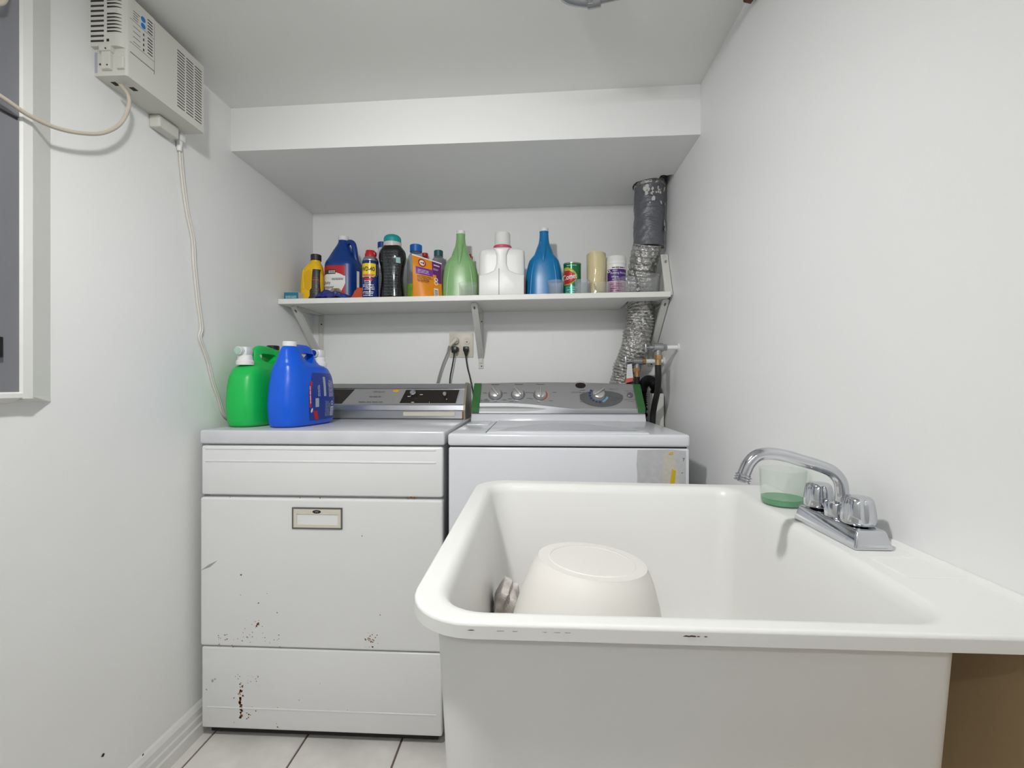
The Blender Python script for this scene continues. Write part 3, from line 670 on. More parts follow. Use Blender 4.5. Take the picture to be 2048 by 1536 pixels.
obj('rust_strip', box(CX1-.004, CX1+.001, CY0-.0125, CY0-.008, ZT+.002, dz(822)), M_rust, con)
obj('light_window', box(XP(810), XP(912), CY0-.006, CY0-.003, dz(831), dz(823), .002), M_cream, con)
obj('seam_line', box(CX0, CX1, CY0-.006, CY0+.001, ZT, ZT+.0025), M_ink, con)

# ------------------------------------------------------------------ washer
WX0, WX1, WY, WYB = -.258, .447, 1.336, 1.922
WT = ZC-.1465
wa = thing('washing_machine', 'white top loading washing machine beside the dryer', 'washer', ((WX0+WX1)/2, (WY+WYB)/2, 0))
zs_ = zpx(893, WY, .997)
obj('cabinet', box(WX0+.002, WX1-.002, WY, WYB, .02, zs_-.004, .006, 3), M_wash, wa, 40)
obj('top_seam', box(WX0+.008, WX1-.008, WY+.006, WYB-.01, zs_-.008, zs_+.004), M_dark, wa)
obj('worktop', box(WX0, WX1, WY-.002, WYB, zs_, WT, .008, 3), M_wash, wa, 40)
LX0, LX1 = at(968, 866, z=WT)[0], at(1292, 866, z=WT)[0]
LX0, LX1 = -.145, .335
lid = obj('lid', box(LX0, LX1, WY+.014, 1.775, WT-.004, WT+.004, .0035, 2), M_wash, wa, 40)
obj('lid_gap', box(LX0-.004, LX0-.0005, WY+.03, 1.76, WT-.002, WT+.0006), M_dark, wa)
arc = [(lerp(LX0+.025, LX1-.02, i/24), WY+.026+.28*math.sin(math.pi*i/24)**.8) for i in range(25)]
obj('lid_bowl', prism(arc, 'z', WT+.002, WT+.0062, .002), mat('washer_lid_bowl', (206, 208, 214), .15), lid, 40)
obj('bleach_cover', box(LX0-.10, LX0-.02, 1.62, 1.765, WT-.001, WT+.003, .002), M_wash, wa, 40)
for i in range(4): obj('foot', cyl((WX0+.05 if i % 2 else WX1-.05, WY+.06 if i < 2 else WYB-.06, 0), (WX0+.05 if i % 2 else WX1-.05, WY+.06 if i < 2 else WYB-.06, .025), .018, n=14), M_black, wa)
# console
KY0 = 1.815
def kz(v, y): return ZC+(768-v)/F*y
KX0, KX1 = at(944, 800, y=KY0)[0], at(1289, 800, y=KY0)[0]
zl0 = WT; zl1 = kz(827, KY0)
led = obj('console_foot', prism([(KY0-.012, WT-.002), (KY0-.010, WT+.006), (KY0+.002, zl1), (WYB-.01, zl1), (WYB-.01, WT-.002)], 'x', KX0-.003, KX1+.004, .003), M_wash, wa, 40)
ztop = kz(765, 1.90)
NX = 28
def topz(x): t = (x-KX0)/(KX1-KX0); return ztop-.010+.013*math.sin(math.pi*(.08+.84*t))**.7-.004*t
def prow(x):
    zt = topz(x)
    return [(KY0-.004, zl1+.001), (KY0-.002, zl1+.02), (1.888, zt-.008), (1.896, zt-.002), (1.903, zt), (WYB-.004, zt-.003), (WYB-.004, zl1+.001)]
V, Fc = [], []
for i in range(NX+1):
    x = lerp(KX0, KX1, i/NX)
    for y, z in prow(x): V.append((x, y, z))
m_ = 7
for i in range(NX):
    for j in range(m_): k = (j+1) % m_; Fc.append((i*m_+j, (i+1)*m_+j, (i+1)*m_+k, i*m_+k))
Fc.append(tuple(range(m_))[::-1]); Fc.append(tuple(NX*m_+j for j in range(m_)))
kc = obj('console', (V, Fc), M_silver, wa, 25)
# lower wave trim
def wave(x):
    t = (x-KX0)/(KX1-KX0); s = min(max((t-.2)/.55, 0), 1); s = s*s*(3-2*s); return kz(lerp(806, 819.5, s)-1.5*math.sin(math.pi*min(1, max(0, (t-.75)/.25)))*-.2, KY0)
def faceY(z): return lerp(KY0-.002, 1.888, (z-zl1-.02)/(ztop-.008-zl1-.02)) if z > zl1+.02 else lerp(KY0-.004, KY0-.002, (z-zl1)/.02)
V, Fc = [], []
for i in range(NX*2+1):
    x = lerp(KX0+.002, KX1-.002, i/(NX*2)); zw = wave(x)
    V += [(x, faceY(zl1)-.002, zl1+.001), (x, faceY(zw)-.007, zw-.004), (x, faceY(zw)-.006, zw-.001), (x, faceY(zw)+.002, zw)]
for i in range(NX*2):
    for j in range(3): a = i*4+j; Fc.append((a, a+4, a+5, a+1))
obj('wave_trim', (V, Fc), M_silver2, kc, 50)
# plane of the console face for knobs and print
k0 = Vector((0, KY0-.002, zl1+.02)); k1 = Vector((0, 1.888, ztop-.008)); kd = (k1-k0).normalized(); kn = Vector((0, -kd.z, kd.y)); KL = (k1-k0).length
def kpos(u, v):                                            # photo pixel -> (x, t) on the face
    a = (u-1024)/F; b = (768-v)/F; dd = Vector((-sn+cs*a, cs+sn*a, b)); o_ = Vector((0, 0, ZC))
    s = (k0-o_).dot(kn)/dd.dot(kn); p = o_+dd*s
    return p.x, (p-k0).dot(kd)
def onk(g, u, v, off=.0008, rot=0):
    x, t = kpos(u, v); o_ = k0+kd*t+kn*off
    return xform(g, frame((x, o_.y, o_.z), (1, 0, 0), tuple(kd), tuple(kn)) @ Matrix.Rotation(rot, 4, 'Z'))
M_kink = mat('console_print', (88, 88, 90), .6)
def knob(u, v, r, rot, nm='knob'):
    sk = obj('dial_ring', onk(lathe([(r*1.25, 0), (r*1.22, .001)], 32), u, v, .0002, 0), mat('dial_ring', (118, 118, 120), .4, metal=.4), kc, 40)
    k = obj(nm, onk(lathe([(r*1.05, 0), (r*1.05, .003), (r, .005), (r*.93, .014), (r*.8, .0165), (.001, .017)], 32), u, v, .001, 0), M_knob, kc, 40)
    obj('grip', onk(box(-.0042, .0042, -r*.95, r*1.15, .012, .027, .0035, 2), u, v, .001, rot), M_knob, k, 40)
knob(991, 789, .0235, math.radians(35)); knob(1036, 789, .0235, math.radians(38)); knob(1081, 790, .0235, 0)
arcs = []
def arcg(r0, r1, a0, a1, n=16):
    V = []; 
    for i in range(n+1):
        a = lerp(a0, a1, i/n); V += [(r0*math.cos(a), r0*math.sin(a), 0), (r1*math.cos(a), r1*math.sin(a), 0)]
    return V, [(2*i, 2*i+1, 2*i+3, 2*i+2) for i in range(n)]
obj('orange_arc', onk(arcg(.028, .034, -1.2, .6), 1081, 790, .0007), mat('print_orange', (206, 140, 120), .5), kc)
# cycle dial with dark field
fx = [(.088*math.cos(a), .052*math.sin(a)) for a in [math.pi*2*i/40 for i in range(40)]]
fld = [(max(p[0], -.085), p[1]) for p in fx]
obj('dial_field', onk(([(p[0]+.002, p[1]*(1.0 if p[1] < 0 else .55), 0) for p in fld], [tuple(range(40))]), 1201, 793, .0005), mat('dial_field', (112, 113, 115), .4, metal=.4), kc)
knob(1197, 790, .0255, math.radians(-52), 'cycle_dial')
mb = mat('print_darkblue', (40, 56, 110), .5)
for i in range(7): obj('cycle_mark', onk(arcg(.031, .040, math.radians(135+i*22), math.radians(150+i*22), 4), 1197, 790, .0009), mb, kc)
obj('cycle_mark', onk(arcg(.031, .040, math.radians(292), math.radians(345), 8), 1197, 790, .0009), mat('print_lightblue', (120, 170, 200), .5), kc)
obj('display', onk(([(.0215*math.cos(2*math.pi*i/28), .0145*math.sin(2*math.pi*i/28), 0) for i in range(28)], [tuple(range(28))]), 1161, 771, .0012), M_glossblk, kc)
obj('display_rim', onk(arcg(.0215, .0235, 0, 2*math.pi, 28), 1161, 771, .001), M_knob, kc)
obj('start_button', onk(lathe([(.0115, 0), (.0115, .003), (.009, .005), (.001, .0055)], 24), 1260, 790, .0005), mat('button_grey', (120, 120, 122), .3, metal=.4), kc, 40)
pr = [('Profile', 970, 802, .0125), ('START / PAUSE', 1260, 782, .0062), ('HOLD 3 SECONDS', 1262, 799, .0055), ('TO RESET', 1262, 803, .005), ('Easy Care', 1228, 778, .008), ('CASUALS', 1208, 809, .0078), ('DELICATES', 1222, 801, .0076), ('HANDWASH', 1236, 797, .006), ('COTTONS', 1152, 785, .0072)]
obj('lettering', join(*[onk(text(s, z, 1.15), u, v, .001) for s, u, v, z in pr]), M_kink, kc)
gs = []
for cx_, spots in ((991, [(-21, -3), (19, -3), (-19, 10), (18, 11), (0, 14)]), (1036, [(-16, 9), (19, -4), (21, 8), (-2, 14), (-13, 14)]), (1081, [(-18, -3), (28, -4), (-18, 9), (-3, 15), (21, 13)])):
    for dx, dv in spots: gs.append(onk(lines(1, .016, .0022, .003, 0), cx_+dx, 789+dv, .001))
for cx_ in (991, 1038, 1081): gs.append(onk(lines(1, .034, .003, .003, 0), cx_, 769, .001))
for i in range(6): gs.append(onk(lines(1, .022, .002, .003, 0), 1165, 781+i*4.5, .001))
for i in range(3): gs.append(onk(lines(1, .016, .002, .003, 0), 1222, 784+i*4.5, .001))
obj('dial_print', join(*gs), M_kink, kc)
# painter's tape on the console ends
def tape(x0, x1, sd):
    V, Fc = [], []
    rows = prow((x0+x1)/2)
    for (y, z) in [(KY0-.011, zl1+.004), (KY0-.010, zl1+.024), (1.8865, rows[2][1]+.001), (1.895, rows[3][1]+.002), (1.903, rows[4][1]+.0015), (1.917, rows[4][1]+.0005)]:
        q = random.uniform(-.002, .002); o_ = .004 if z > ztop-.03 else 0
        if sd < 0: V += [(KX0-.0012, y, z), (x1+q, y, z)]
        else: V += [(x0+q, y, z), (KX1+.0012, y, z)]
    for i in range(5): Fc.append((2*i, 2*i+1, 2*i+3, 2*i+2))
    xs_ = KX0-.0014 if sd < 0 else KX1+.0014
    n = len(V); V += [(xs_, KY0-.011, zl1+.004), (xs_, 1.8865, rows[2][1]+.001), (xs_, 1.905, rows[4][1]+.0015), (xs_, 1.916, rows[4][1]), (xs_, 1.86, zl1+.004)]
    Fc.append((n, n+1, n+2, n+3, n+4) if sd > 0 else (n+4, n+3, n+2, n+1, n))
    return V, Fc
obj('green_tape', tape(KX0, KX0+.029, -1), M_tape, kc); obj('green_tape', tape(KX1-.028, KX1, 1), M_tape, kc)
# torn label on the cabinet front
def onw(u, v, o=.0004): p = at(u, v, y=WY-o); return p
def poly(pts, m, nm, par, o): 
    return obj(nm, ([onw(u, v, o) for u, v in pts], [tuple(range(len(pts)))]), m, par)
lb = poly([(1275, 900), (1340, 899), (1372, 902), (1372, 1010), (1276, 1010), (1274, 975), (1275, 950), (1273, 930)], mat('label_residue', (196, 197, 199), .7, var=.12, vscale=60), 'label_residue', wa, .0004)
poly([(1329, 908), (1345, 902), (1352, 925), (1358, 950), (1362, 990), (1358, 1010), (1324, 1010), (1326, 970), (1325, 940)], mat('torn_paper', (206, 200, 190), .8, var=.1, vscale=90), 'torn_paper', lb, .0008)
poly([(1344, 938), (1352, 942), (1349, 970), (1344, 1010), (1334, 1010), (1340, 970)], mat('label_yellow', (206, 176, 20), .6), 'yellow_strip', lb, .0012)
poly([(1340, 905), (1346, 903), (1346, 910), (1342, 911), (1336, 909)], mat('label_tan', (206, 170, 96), .6), 'tan_fleck', lb, .0012)
obj('label_digit', xform(text('7', .014), frame(onw(1367, 920, .001), (1, 0, 0), (0, 0, 1), (0, -1, 0))), M_ink, lb)
obj('label_digit', join(blob(onw(1364, 946, .001), .0018), blob(onw(1368, 946, .001), .001)), M_ink, lb)

# ------------------------------------------------------------------ utility sink
SZ = ZC-.24                                                # top of the rim
SX0, SX1, SY0, SY1 = -.14, XR-.001, .455, 1.108
sk = thing('utility_sink', 'deep white plastic utility sink against the right wall', 'sink', ((SX0+SX1)/2, (SY0+SY1)/2, 0))
def rrect(x0, x1, y0, y1, rl, rr, n=8):                    # rounded rectangle, radius rl at the left corners, rr at the right
    P = []
    for cx, cy, r, a0 in ((x1-rr, y0+rr, rr, -90), (x1-rr, y1-rr, rr, 0), (x0+rl, y1-rl, rl, 90), (x0+rl, y0+rl, rl, 180)):
        for i in range(n+1):
            a = math.radians(a0+90*i/n); P.append((cx+r*math.cos(a), cy+r*math.sin(a)))
    return P
def rings(L):
    V, Fc = [], []; n = len(L[0][0])
    for P, z in L: V += [(p[0], p[1], z) for p in P]
    for k in range(len(L)-1):
        for i in range(n): j = (i+1) % n; Fc.append((k*n+i, k*n+j, (k+1)*n+j, (k+1)*n+i))
    return V, Fc, n
IX0, IX1, IY0, IY1 = -.106, .440, .482, 1.072
L = []
def O(d, z, rl=.075, rr=.006): L.append((rrect(SX0+d, SX1-min(d, .004), SY0+d, SY1-d, max(rl-d, .01), rr), z))
O(.010, SZ-.0180); O(.002, SZ-.0178); O(0, SZ-.0165); O(0, SZ-.0155); O(0, SZ-.0040); O(0, SZ-.0034); O(.0012, SZ-.0009); O(.0035, SZ); O(.0045, SZ)
def I(d, z, r=.055): L.append((rrect(IX0+d, IX1-d, IY0+d, IY1-d, r, r*.8), z))
I(-.0115, SZ, .062); I(-.009, SZ-.0003, .060); I(-.004, SZ-.0015, .058); I(.002, SZ-.008); I(.005, SZ-.02); I(.012, SZ-.12, .05); I(.022, SZ-.27, .05); I(.028, SZ-.318, .05); I(.045, SZ-.332, .05); I(.12, SZ-.336, .04)
V, Fc, n_ = rings(L)
Fc.append(tuple((len(L)-1)*n_+i for i in range(n_)))
# outer tub
L2 = []
for d, z in ((.0, SZ-.0176), (.004, SZ-.10), (.014, SZ-.30), (.018, SZ-.335), (.03, SZ-.35)):
    L2.append((rrect(-.1125+d, .4405-d, .472+d, 1.09-d, .05, .02), z))
V2, F2, n2 = rings(L2); F2.append(tuple((len(L2)-1)*n2+i for i in range(n2))[::-1])
under = rings([(rrect(SX0+.010, SX1-.004, SY0+.010, SY1-.010, .065, .006), SZ-.0180), (rrect(-.1125, .4405, .472, 1.09, .05, .02), SZ-.0176)])
def skew(v):                                               # the moulding is not quite square
    x, y, z = v
    t = min(max((y-.46)/.65, 0), 1); q = min(max((x-.05)/.35, 0), 1)*min(max((.54-x)/.09, 0), 1)
    return (x+.055*(y-.76)*q, y+.030*t*min(max(1-(x+.1)/.62, 0), 1), z)
gt = join((V, Fc), (V2, F2), (under[0], under[1]))
obj('tub', ([skew(v) for v in gt[0]], gt[1]), M_sink, sk, 50)
for xx in (-.07, .39):
    for yy in (.53, 1.03): obj('leg', box(xx-.018, xx+.018, yy-.018, yy+.018, 0, SZ-.335, .004), M_sink, sk)
obj('drain', lathe([(.038, .002), (.036, .004), (.02, .003), (.018, -.004)], 24, (.165, .78, SZ-.336)), M_steel, sk, 40)
# soap ledges on the deck, sealant along the wall, chips on the rim
for (x0, x1, y0, y1) in ((.462, .535, .652, .6545), (.462, .535, .586, .5885), (.460, .4625, .586, .654)):
    obj('soap_ridge', box(x0, x1, y0, y1, SZ-.001, SZ+.0016, .001), M_sink, sk)
obj('sealant', prism([(XR-.010, SZ-.001), (XR-.0005, SZ-.001), (XR-.0005, SZ+.006), (XR-.004, SZ+.005)], 'y', SY0+.004, SY1-.01), M_sink, sk)
M_chip = mat('rim_chip', (92, 66, 52), .9)
gs = []
for u, v, r, s in ((1376, 1259, 2.2, 3.6), (1386, 1261, 2.4, 3.2), (1398, 1259, 1.6, 2.6), (1411, 1260, 1.5, 3), (1370, 1258, 1.2, 3)):
    p = at(u, v, y=SY0-.0005); gs.append(blob((p[0], SY0-.0005, min(p[2], SZ-.0075)), r*SY0/F, 9, 'y', s, .8))
o = obj('rim_chips', join(*gs), M_chip, sk); o['kind'] = 'stuff'
gs = []
for u, v, s in ((878, 1240, 7), (892, 1242, 5), (1000, 1249, 8), (1030, 1250, 7), (1090, 1251, 5), (1115, 1252, 6), (1135, 1252, 6)):
    p = at(u, v, y=SY0-.0004); gs.append(blob((max(p[0], SX0+.076), SY0-.0004, min(p[2], SZ-.0075)), 1.2*SY0/F, 9, 'y', s, .8))
o = obj('rim_scuffs', join(*gs), mat('rim_scuff', (176, 158, 150), .8), sk); o['kind'] = 'stuff'

# ------------------------------------------------------------------ faucet
fy0, fy1 = .678, .835; fx0, fx1 = .459, .515; fxc = .487; DKZ = SZ+.0003
fa = thing('faucet', 'chrome two handle faucet with arched spout on sink deck', 'faucet', (fxc, (fy0+fy1)/2, DKZ))
fb = hexa([(fx0, fy0, DKZ), (fx1, fy0, DKZ), (fx1, fy1, DKZ), (fx0, fy1, DKZ)], [(fx0+.007, fy0+.006, DKZ+.027), (fx1-.007, fy0+.006, DKZ+.027), (fx1-.007, fy1-.006, DKZ+.027), (fx0+.007, fy1-.006, DKZ+.027)])
bm = bmesh.new(); vv = [bm.verts.new(p) for p in fb[0]]; [bm.faces.new([vv[i] for i in f]) for f in fb[1]]
bmesh.ops.bevel(bm, geom=list(bm.edges), offset=.003, segments=3, profile=.5, affect='EDGES'); base = bm_out(bm)
fbo = obj('base', base, M_chrome, fa, 35)
hkz = DKZ+.016
obj('stamp', xform(text('EL', .007), frame((fx0+.0036, .752, DKZ+.013), (0, -1, 0), (.26, 0, .966), (-.966, 0, .26))), mat('stamp', (90, 92, 96), .4, metal=.6), fbo)
for hy in (.715, .811):
    V, Fc = [], []; nn = 48
    pr_ = [(.021, 0, 0), (.0225, .002, 0), (.0235, .006, .6), (.0225, .016, 1), (.0205, .030, 1), (.0185, .037, .7), (.016, .040, .25), (.008, .0415, 0), (.0005, .042, 0)]
    for r, z, k in pr_:
        for i in range(nn):
            a = 2*math.pi*i/nn; q = r*(1-.13*k*max(0, math.cos(6*a))**1.5); V.append((.489+q*math.cos(a+.3), hy+q*math.sin(a+.3), DKZ+.029+z))
    for k in range(len(pr_)-1):
        for i in range(nn): j = (i+1) % nn; Fc.append((k*nn+i, k*nn+j, (k+1)*nn+j, (k+1)*nn+i))
    Fc.append(tuple(range(nn))[::-1]); Fc.append(tuple((len(pr_)-1)*nn+i for i in range(nn)))
    kb = obj('handle', (V, Fc), M_chrome, fa, 60)
    obj('stem', cyl((.489, hy, DKZ+.020), (.489, hy, DKZ+.030), .014, n=20), M_dark, kb)
ry = .761
obj('collar', lathe([(.0165, .02), (.0165, .046), (.015, .049), (.010, .050)], 28, (.486, ry, DKZ)), M_chrome, fa, 40)
spx = [(1683, 1005), (1684, 985), (1680, 962), (1664, 943), (1636, 931), (1606, 922), (1572, 912), (1540, 907), (1515, 911), (1499, 925), (1490, 943), (1486, 955)]
SP = [at(u, v, y=ry) for u, v in spx]; SP = [(SP[0][0], ry, DKZ+.045)]+SP
sp = obj('spout', tube(SP, .0098, 20, 8), M_chrome, fa, 60)
e1, e2 = Vector(SP[-2]), Vector(SP[-1]); dv = (e2-e1).normalized()
for i in range(3): obj('outlet_ring', cyl(e2+dv*(-.004+.0042*i), e2+dv*(-.001+.0042*i), .0128, n=24, bev=.0008), M_chrome, sp, 40)
obj('outlet_core', cyl(e2-dv*.006, e2+dv*.0065, .0105, n=20), M_steel, sp, 40)

# ------------------------------------------------------------------ clear cup on the deck
def cup(loc, rb, rt, h, label, m=M_clear, group='clear plastic measuring cups', lip=.0015, tilt=None, rib=None):
    pr_ = [(rb*.3, .001), (rb-.002, .001), (rb, .003), (lerp(rb, rt, .93), h*.93), (rt, h*.94), (rt+lip, h-.001), (rt+lip, h), (rt-.0006, h), (lerp(rb, rt, .9)-.0015, h*.9), (rb-.0018, .0045), (rb*.3, .003)]
    if rib: pr_[3:3] = [(lerp(rb, rt, .75), h*.75), (lerp(rb, rt, .76)+.0015, h*.76), (lerp(rb, rt, .80)+.0015, h*.80)]
    o = obj('measuring_cup', lathe(pr_, 36), m, None, 40); o.location = loc
    if tilt: o.rotation_euler = tilt
    return tag(o, label, 'cup', group)
cz = SZ+.0004
dcx, dcy = .494, .935
cp = thing('detergent_cup', 'clear plastic cup with green detergent left in the bottom on sink deck', 'cup', (dcx, dcy, cz))
obj('cup_wall', lathe([(.01, .0), (.036, 0), (.039, .003), (.0415, .066), (.0425, .070), (.0405, .070), (.038, .004), (.01, .002)], 40), clearmat('clear_cup_deck', (252, 254, 252), .06), cp, 40, local=True)
obj('green_residue', lathe([(.01, .0025), (.0365, .0028), (.0378, .006), (.0385, .014), (.034, .0135), (.001, .013)], 36), mat('green_residue', (60, 166, 100), .25, alpha=.75), cp, 40, local=True)

# ------------------------------------------------------------------ bucket and rag in the basin
FLZ = SZ-.336
bk = thing('bucket', 'white plastic bucket lying upside down in the sink', 'bucket', (.080, .800, FLZ+.012))
bk.rotation_euler = (math.radians(-2), math.radians(4.5), 0)
H = .255
bp = [(.146, 0), (.150, .0), (.150, .016), (.145, .018), (.143, .05), (.138, .10), (.130, .15), (.119, .195), (.108, .228), (.0985, H-.007), (.0955, H-.0025), (.0945, H), (.091, H-.0002)]
b0 = obj('bucket_wall', lathe(bp+[(.074, H-.0008), (.072, H-.004), (.07, H-.004), (.001, H-.0035)], 64), M_bucket, bk, 40, local=True)
obj('foot_ring', lathe([(.073, H-.004), (.0735, H+.0002), (.0755, H+.0004), (.0765, H-.0008)], 64), M_bucket, b0, 60, local=True)
def crumple(nx, ny, fn, seed, amp):
    r = random.Random(seed); V, Fc = [], []
    ph_ = [(r.uniform(2, 7), r.uniform(2, 7), r.uniform(0, 6)) for _ in range(6)]
    for j in range(ny+1):
        for i in range(nx+1):
            s, t = i/nx, j/ny; p = Vector(fn(s, t)); k = sum(math.sin(a*s*3+b*t*3+c) for a, b, c in ph_)/6
            V.append(tuple(p+Vector((.5, -.8, .6))*k*amp*math.sin(math.pi*t)**.5))
    for j in range(ny):
        for i in range(nx): a = j*(nx+1)+i; Fc.append((a, a+1, a+nx+2, a+nx+1))
    return V, Fc
nt = M_rag.node_tree; wv = nt.nodes.new('ShaderNodeTexWave'); wv.bands_direction = 'DIAGONAL'; wv.inputs['Scale'].default_value = 130; wv.inputs['Distortion'].default_value = 6
bpn = [n for n in nt.nodes if n.type == 'BUMP'][0]; tcn = [n for n in nt.nodes if n.type == 'TEX_COORD'][0]
nt.links.new(tcn.outputs['Object'], wv.inputs[0]); nt.links.new(wv.outputs['Fac'], bpn.inputs['Height']); bpn.inputs['Distance'].default_value = .0006
def cloth(g, amp):                                         # soften a folded block into cloth
    bm = bmesh.new(); vv = [bm.verts.new(v) for v in g[0]]; [bm.faces.new([vv[k] for k in f]) for f in g[1]]
    bmesh.ops.triangulate(bm, faces=bm.faces); bmesh.ops.subdivide_edges(bm, edges=bm.edges, cuts=3, use_grid_fill=True)
    for v in bm.verts:
        c = v.co; v.co = c+Vector((math.sin(c.z*95+c.y*60), math.sin(c.x*120+c.z*70+1), math.sin(c.x*90+c.y*80+2)*.7))*amp
    return bm_out(bm)
fz = FLZ+.006
rg = thing('cleaning_rag', 'folded grey white cleaning rag in sink beside the bucket', 'rag', (-.055, .935, fz))
obj('folded_cloth', cloth(prism([(-.084, fz), (-.026, fz), (-.020, fz+.05), (-.024, fz+.105), (-.038, fz+.146), (-.056, fz+.152), (-.080, fz+.138)], 'y', .895, .975, .010, 3), .003), M_rag, rg, 60)
obj('cloth_flap', cloth(prism([(-.086, fz+.10), (-.078, fz+.143), (-.064, fz+.163), (-.050, fz+.158), (-.062, fz+.138), (-.072, fz+.095)], 'y', .888, .970, .004, 2), .002), M_rag, rg, 60)

# ------------------------------------------------------------------ big detergent dispensers on the dryer
def dispenser(name, label, loc, rz, m, capm, knobm, withlabel):
    t = thing(name, label, 'detergent jug', loc, rz)
    # local: x = width, y = length from the capped end (0) to the tap end (.265)
    rows = [(0, .014, .252, .050), (.006, .004, .262, .058), (.02, 0, .266, .062), (.07, -.004, .270, .065), (.12, .0, .268, .063), (.16, .006, .262, .059), (.185, .010, .248, .054), (.198, .013, .236, .050), (.208, .016, .210, .046), (.222, .020, .194, .040), (.240, .026, .186, .032), (.254, .031, .180, .027), (.2635, .038, .172, .022), (.2695, .082, .162, .017), (.2735, .096, .150, .011)]
    S = Loft([(z, 0, (a+b)/2, w_, (b-a)/2, 3.0 if z < .2 else 2.5) for z, a, b, w_ in rows])
    gm = S.mesh(44, 48)
    def slim(v):                                           # the grip is thinner than the pouring neck
        k = min(max((v[1]-.07)/.03, 0), 1)*min(max((v[2]-.195)/.02, 0), 1); return (v[0]*(1-.30*k), v[1], v[2])
    body = obj('body', ([slim(v) for v in gm[0]], gm[1]), m, t, 50, local=True)
    neck = obj('neck', lathe([(.026, .235), (.0235, .25), (.0205, .262), (.0205, .268)], 28, (0, .062, 0)), m, t, 40, local=True)
    return t, S, body
def hole(body, pts, r=.0):
    c = obj('cutter', prism(pts, 'x', -.1, .1), M_dark); c.parent = body.parent
    md = body.modifiers.new('b', 'BOOLEAN'); md.object = c; md.operation = 'DIFFERENCE'; md.solver = 'EXACT'
    bpy.context.view_layer.update()
    me = bpy.data.meshes.new_from_object(body.evaluated_get(bpy.context.evaluated_depsgraph_get()))
    body.modifiers.clear(); body.data = me; bpy.data.objects.remove(c)
    for p in me.polygons: p.use_smooth = True
    me.set_sharp_from_angle(angle=math.radians(45))
def cap(t, m, c, r=.0215, h=.016):
    prf = [(r-.001, 0), (r, .001), (r, h-.002), (r-.002, h), (.001, h)]
    return obj('cap', lathe(prf, 32, c), m, t, 40, local=True)
def tap(t, y, z, m, knobm, sd, toward):
    k = obj('tap', join(lathe([(.027, 0), (.027, .012), (.023, .016), (.022, .030), (.020, .032), (.001, .032)], 32, (0, y, z)), box(-.017, .017, y-.019, y+.019, z+.03, z+.060, .007), cyl((0, y, z+.046), (-.008*sd, y+toward*.032, z+.046), .0135, n=20)), M_white, t, 40, local=True)
    obj('tap_button', cyl((-.008*sd, y+toward*.031, z+.046), (-.0085*sd, y+toward*.035, z+.046), .0112, n=20), knobm, k, 40, local=True)
b1 = at(612, 856, z=ZT)
t, S, body = dispenser('detergent_jug', 'bright blue detergent dispenser jug with white cap on dryer', (-.817, 1.402, ZT+.0005), math.radians(-7), M_blue, M_white, M_lblue, True)
hole(body, [(.084, .246), (.172, .244), (.166, .234), (.136, .211), (.122, .211), (.090, .234)])
cap(t, M_white, (0, .062, .264))
tap(t, .226, .205, M_white, M_lblue, 0, -1)
lab = S.patch(-.10, .112, .018, .178, .0008, '+x', 20, 14, shape=lambda q: (lerp(-.035, -.028, q)-.030*math.sin(math.pi*min(1, .12+q*.88))**.6*(1-.25*q), .102-.02*abs(q-.5)))
lo2 = obj('side_label', lab, M_lblue, body, local=True)
def L2t(g, y, z, rot=0): return S.text(g, y, z, .0014, '+x', rot)
rr_ = math.pi/2
obj('label_print', L2t(lines(8, .06, .0014, .0045), .055, .125, rr_), M_lwhite, lo2, local=True)
obj('label_print', L2t(lines(9, .055, .0012, .004), .030, .055, rr_), M_lgrey, lo2, local=True)
obj('label_box', S.patch(.022, .036, .098, .165, .0011, '+x', 4, 6), M_lgrey, lo2, local=True)
obj('label_box', S.patch(-.028, -.008, .062, .092, .0011, '+x', 4, 4), M_lgrey, lo2, local=True)
obj('label_print', L2t(lines(3, .04, .0014, .005), -.012, .118, rr_), M_lwhite, lo2, local=True)
bc = obj('barcode', S.patch(.066, .088, .028, .060, .0011, '+x', 4, 4), M_lwhite, lo2, local=True)
for i in range(6): obj('bar', S.patch(.069, .085, .031+i*.0046, .033+i*.0046, .0015, '+x', 2, 1), M_ink, bc, local=True)
obj('recycle_mark', L2t(arcg(.005, .008, 0, 2*math.pi, 14), .077, .073), M_lwhite, lo2, local=True)
red = obj('red_band', S.patch(0, 0, .062, .150, .0011, '+x', 3, 10, shape=lambda q: (-.060+.012*abs(q-.5)*2*q, -.050+.012*abs(q-.5)*2*q)), M_red, lo2, local=True)
obj('red_text', L2t(lines(1, .06, .003, .003, 0), -.054, .105, rr_), M_lwhite, lo2, local=True)
obj('red_band', S.patch(0, 0, .020, .05, .0011, '+x', 4, 5, shape=lambda q: (-.026-.014*q, -.006-.012*q)), M_red, lo2, local=True)
obj('logo', L2t(([(.008*math.cos(2*math.pi*i/20), .0045*math.sin(2*math.pi*i/20), 0) for i in range(20)], [tuple(range(20))]), -.047, .052, 1.2), M_lwhite, lo2, local=True)
t, S, body = dispenser('detergent_jug', 'bright green detergent dispenser jug with white tap near left wall', (-.958, 1.682, ZT+.0005), math.pi, M_green, M_black, M_green, False)
hole(body, [(.085, .238), (.094, .245), (.158, .245), (.170, .238), (.166, .224), (.140, .210), (.112, .210), (.090, .224)])
cap(t, M_black, (0, .062, .264))
tap(t, .222, .203, M_white, mat('tap_mint', (170, 206, 188), .4), -.5, 1)

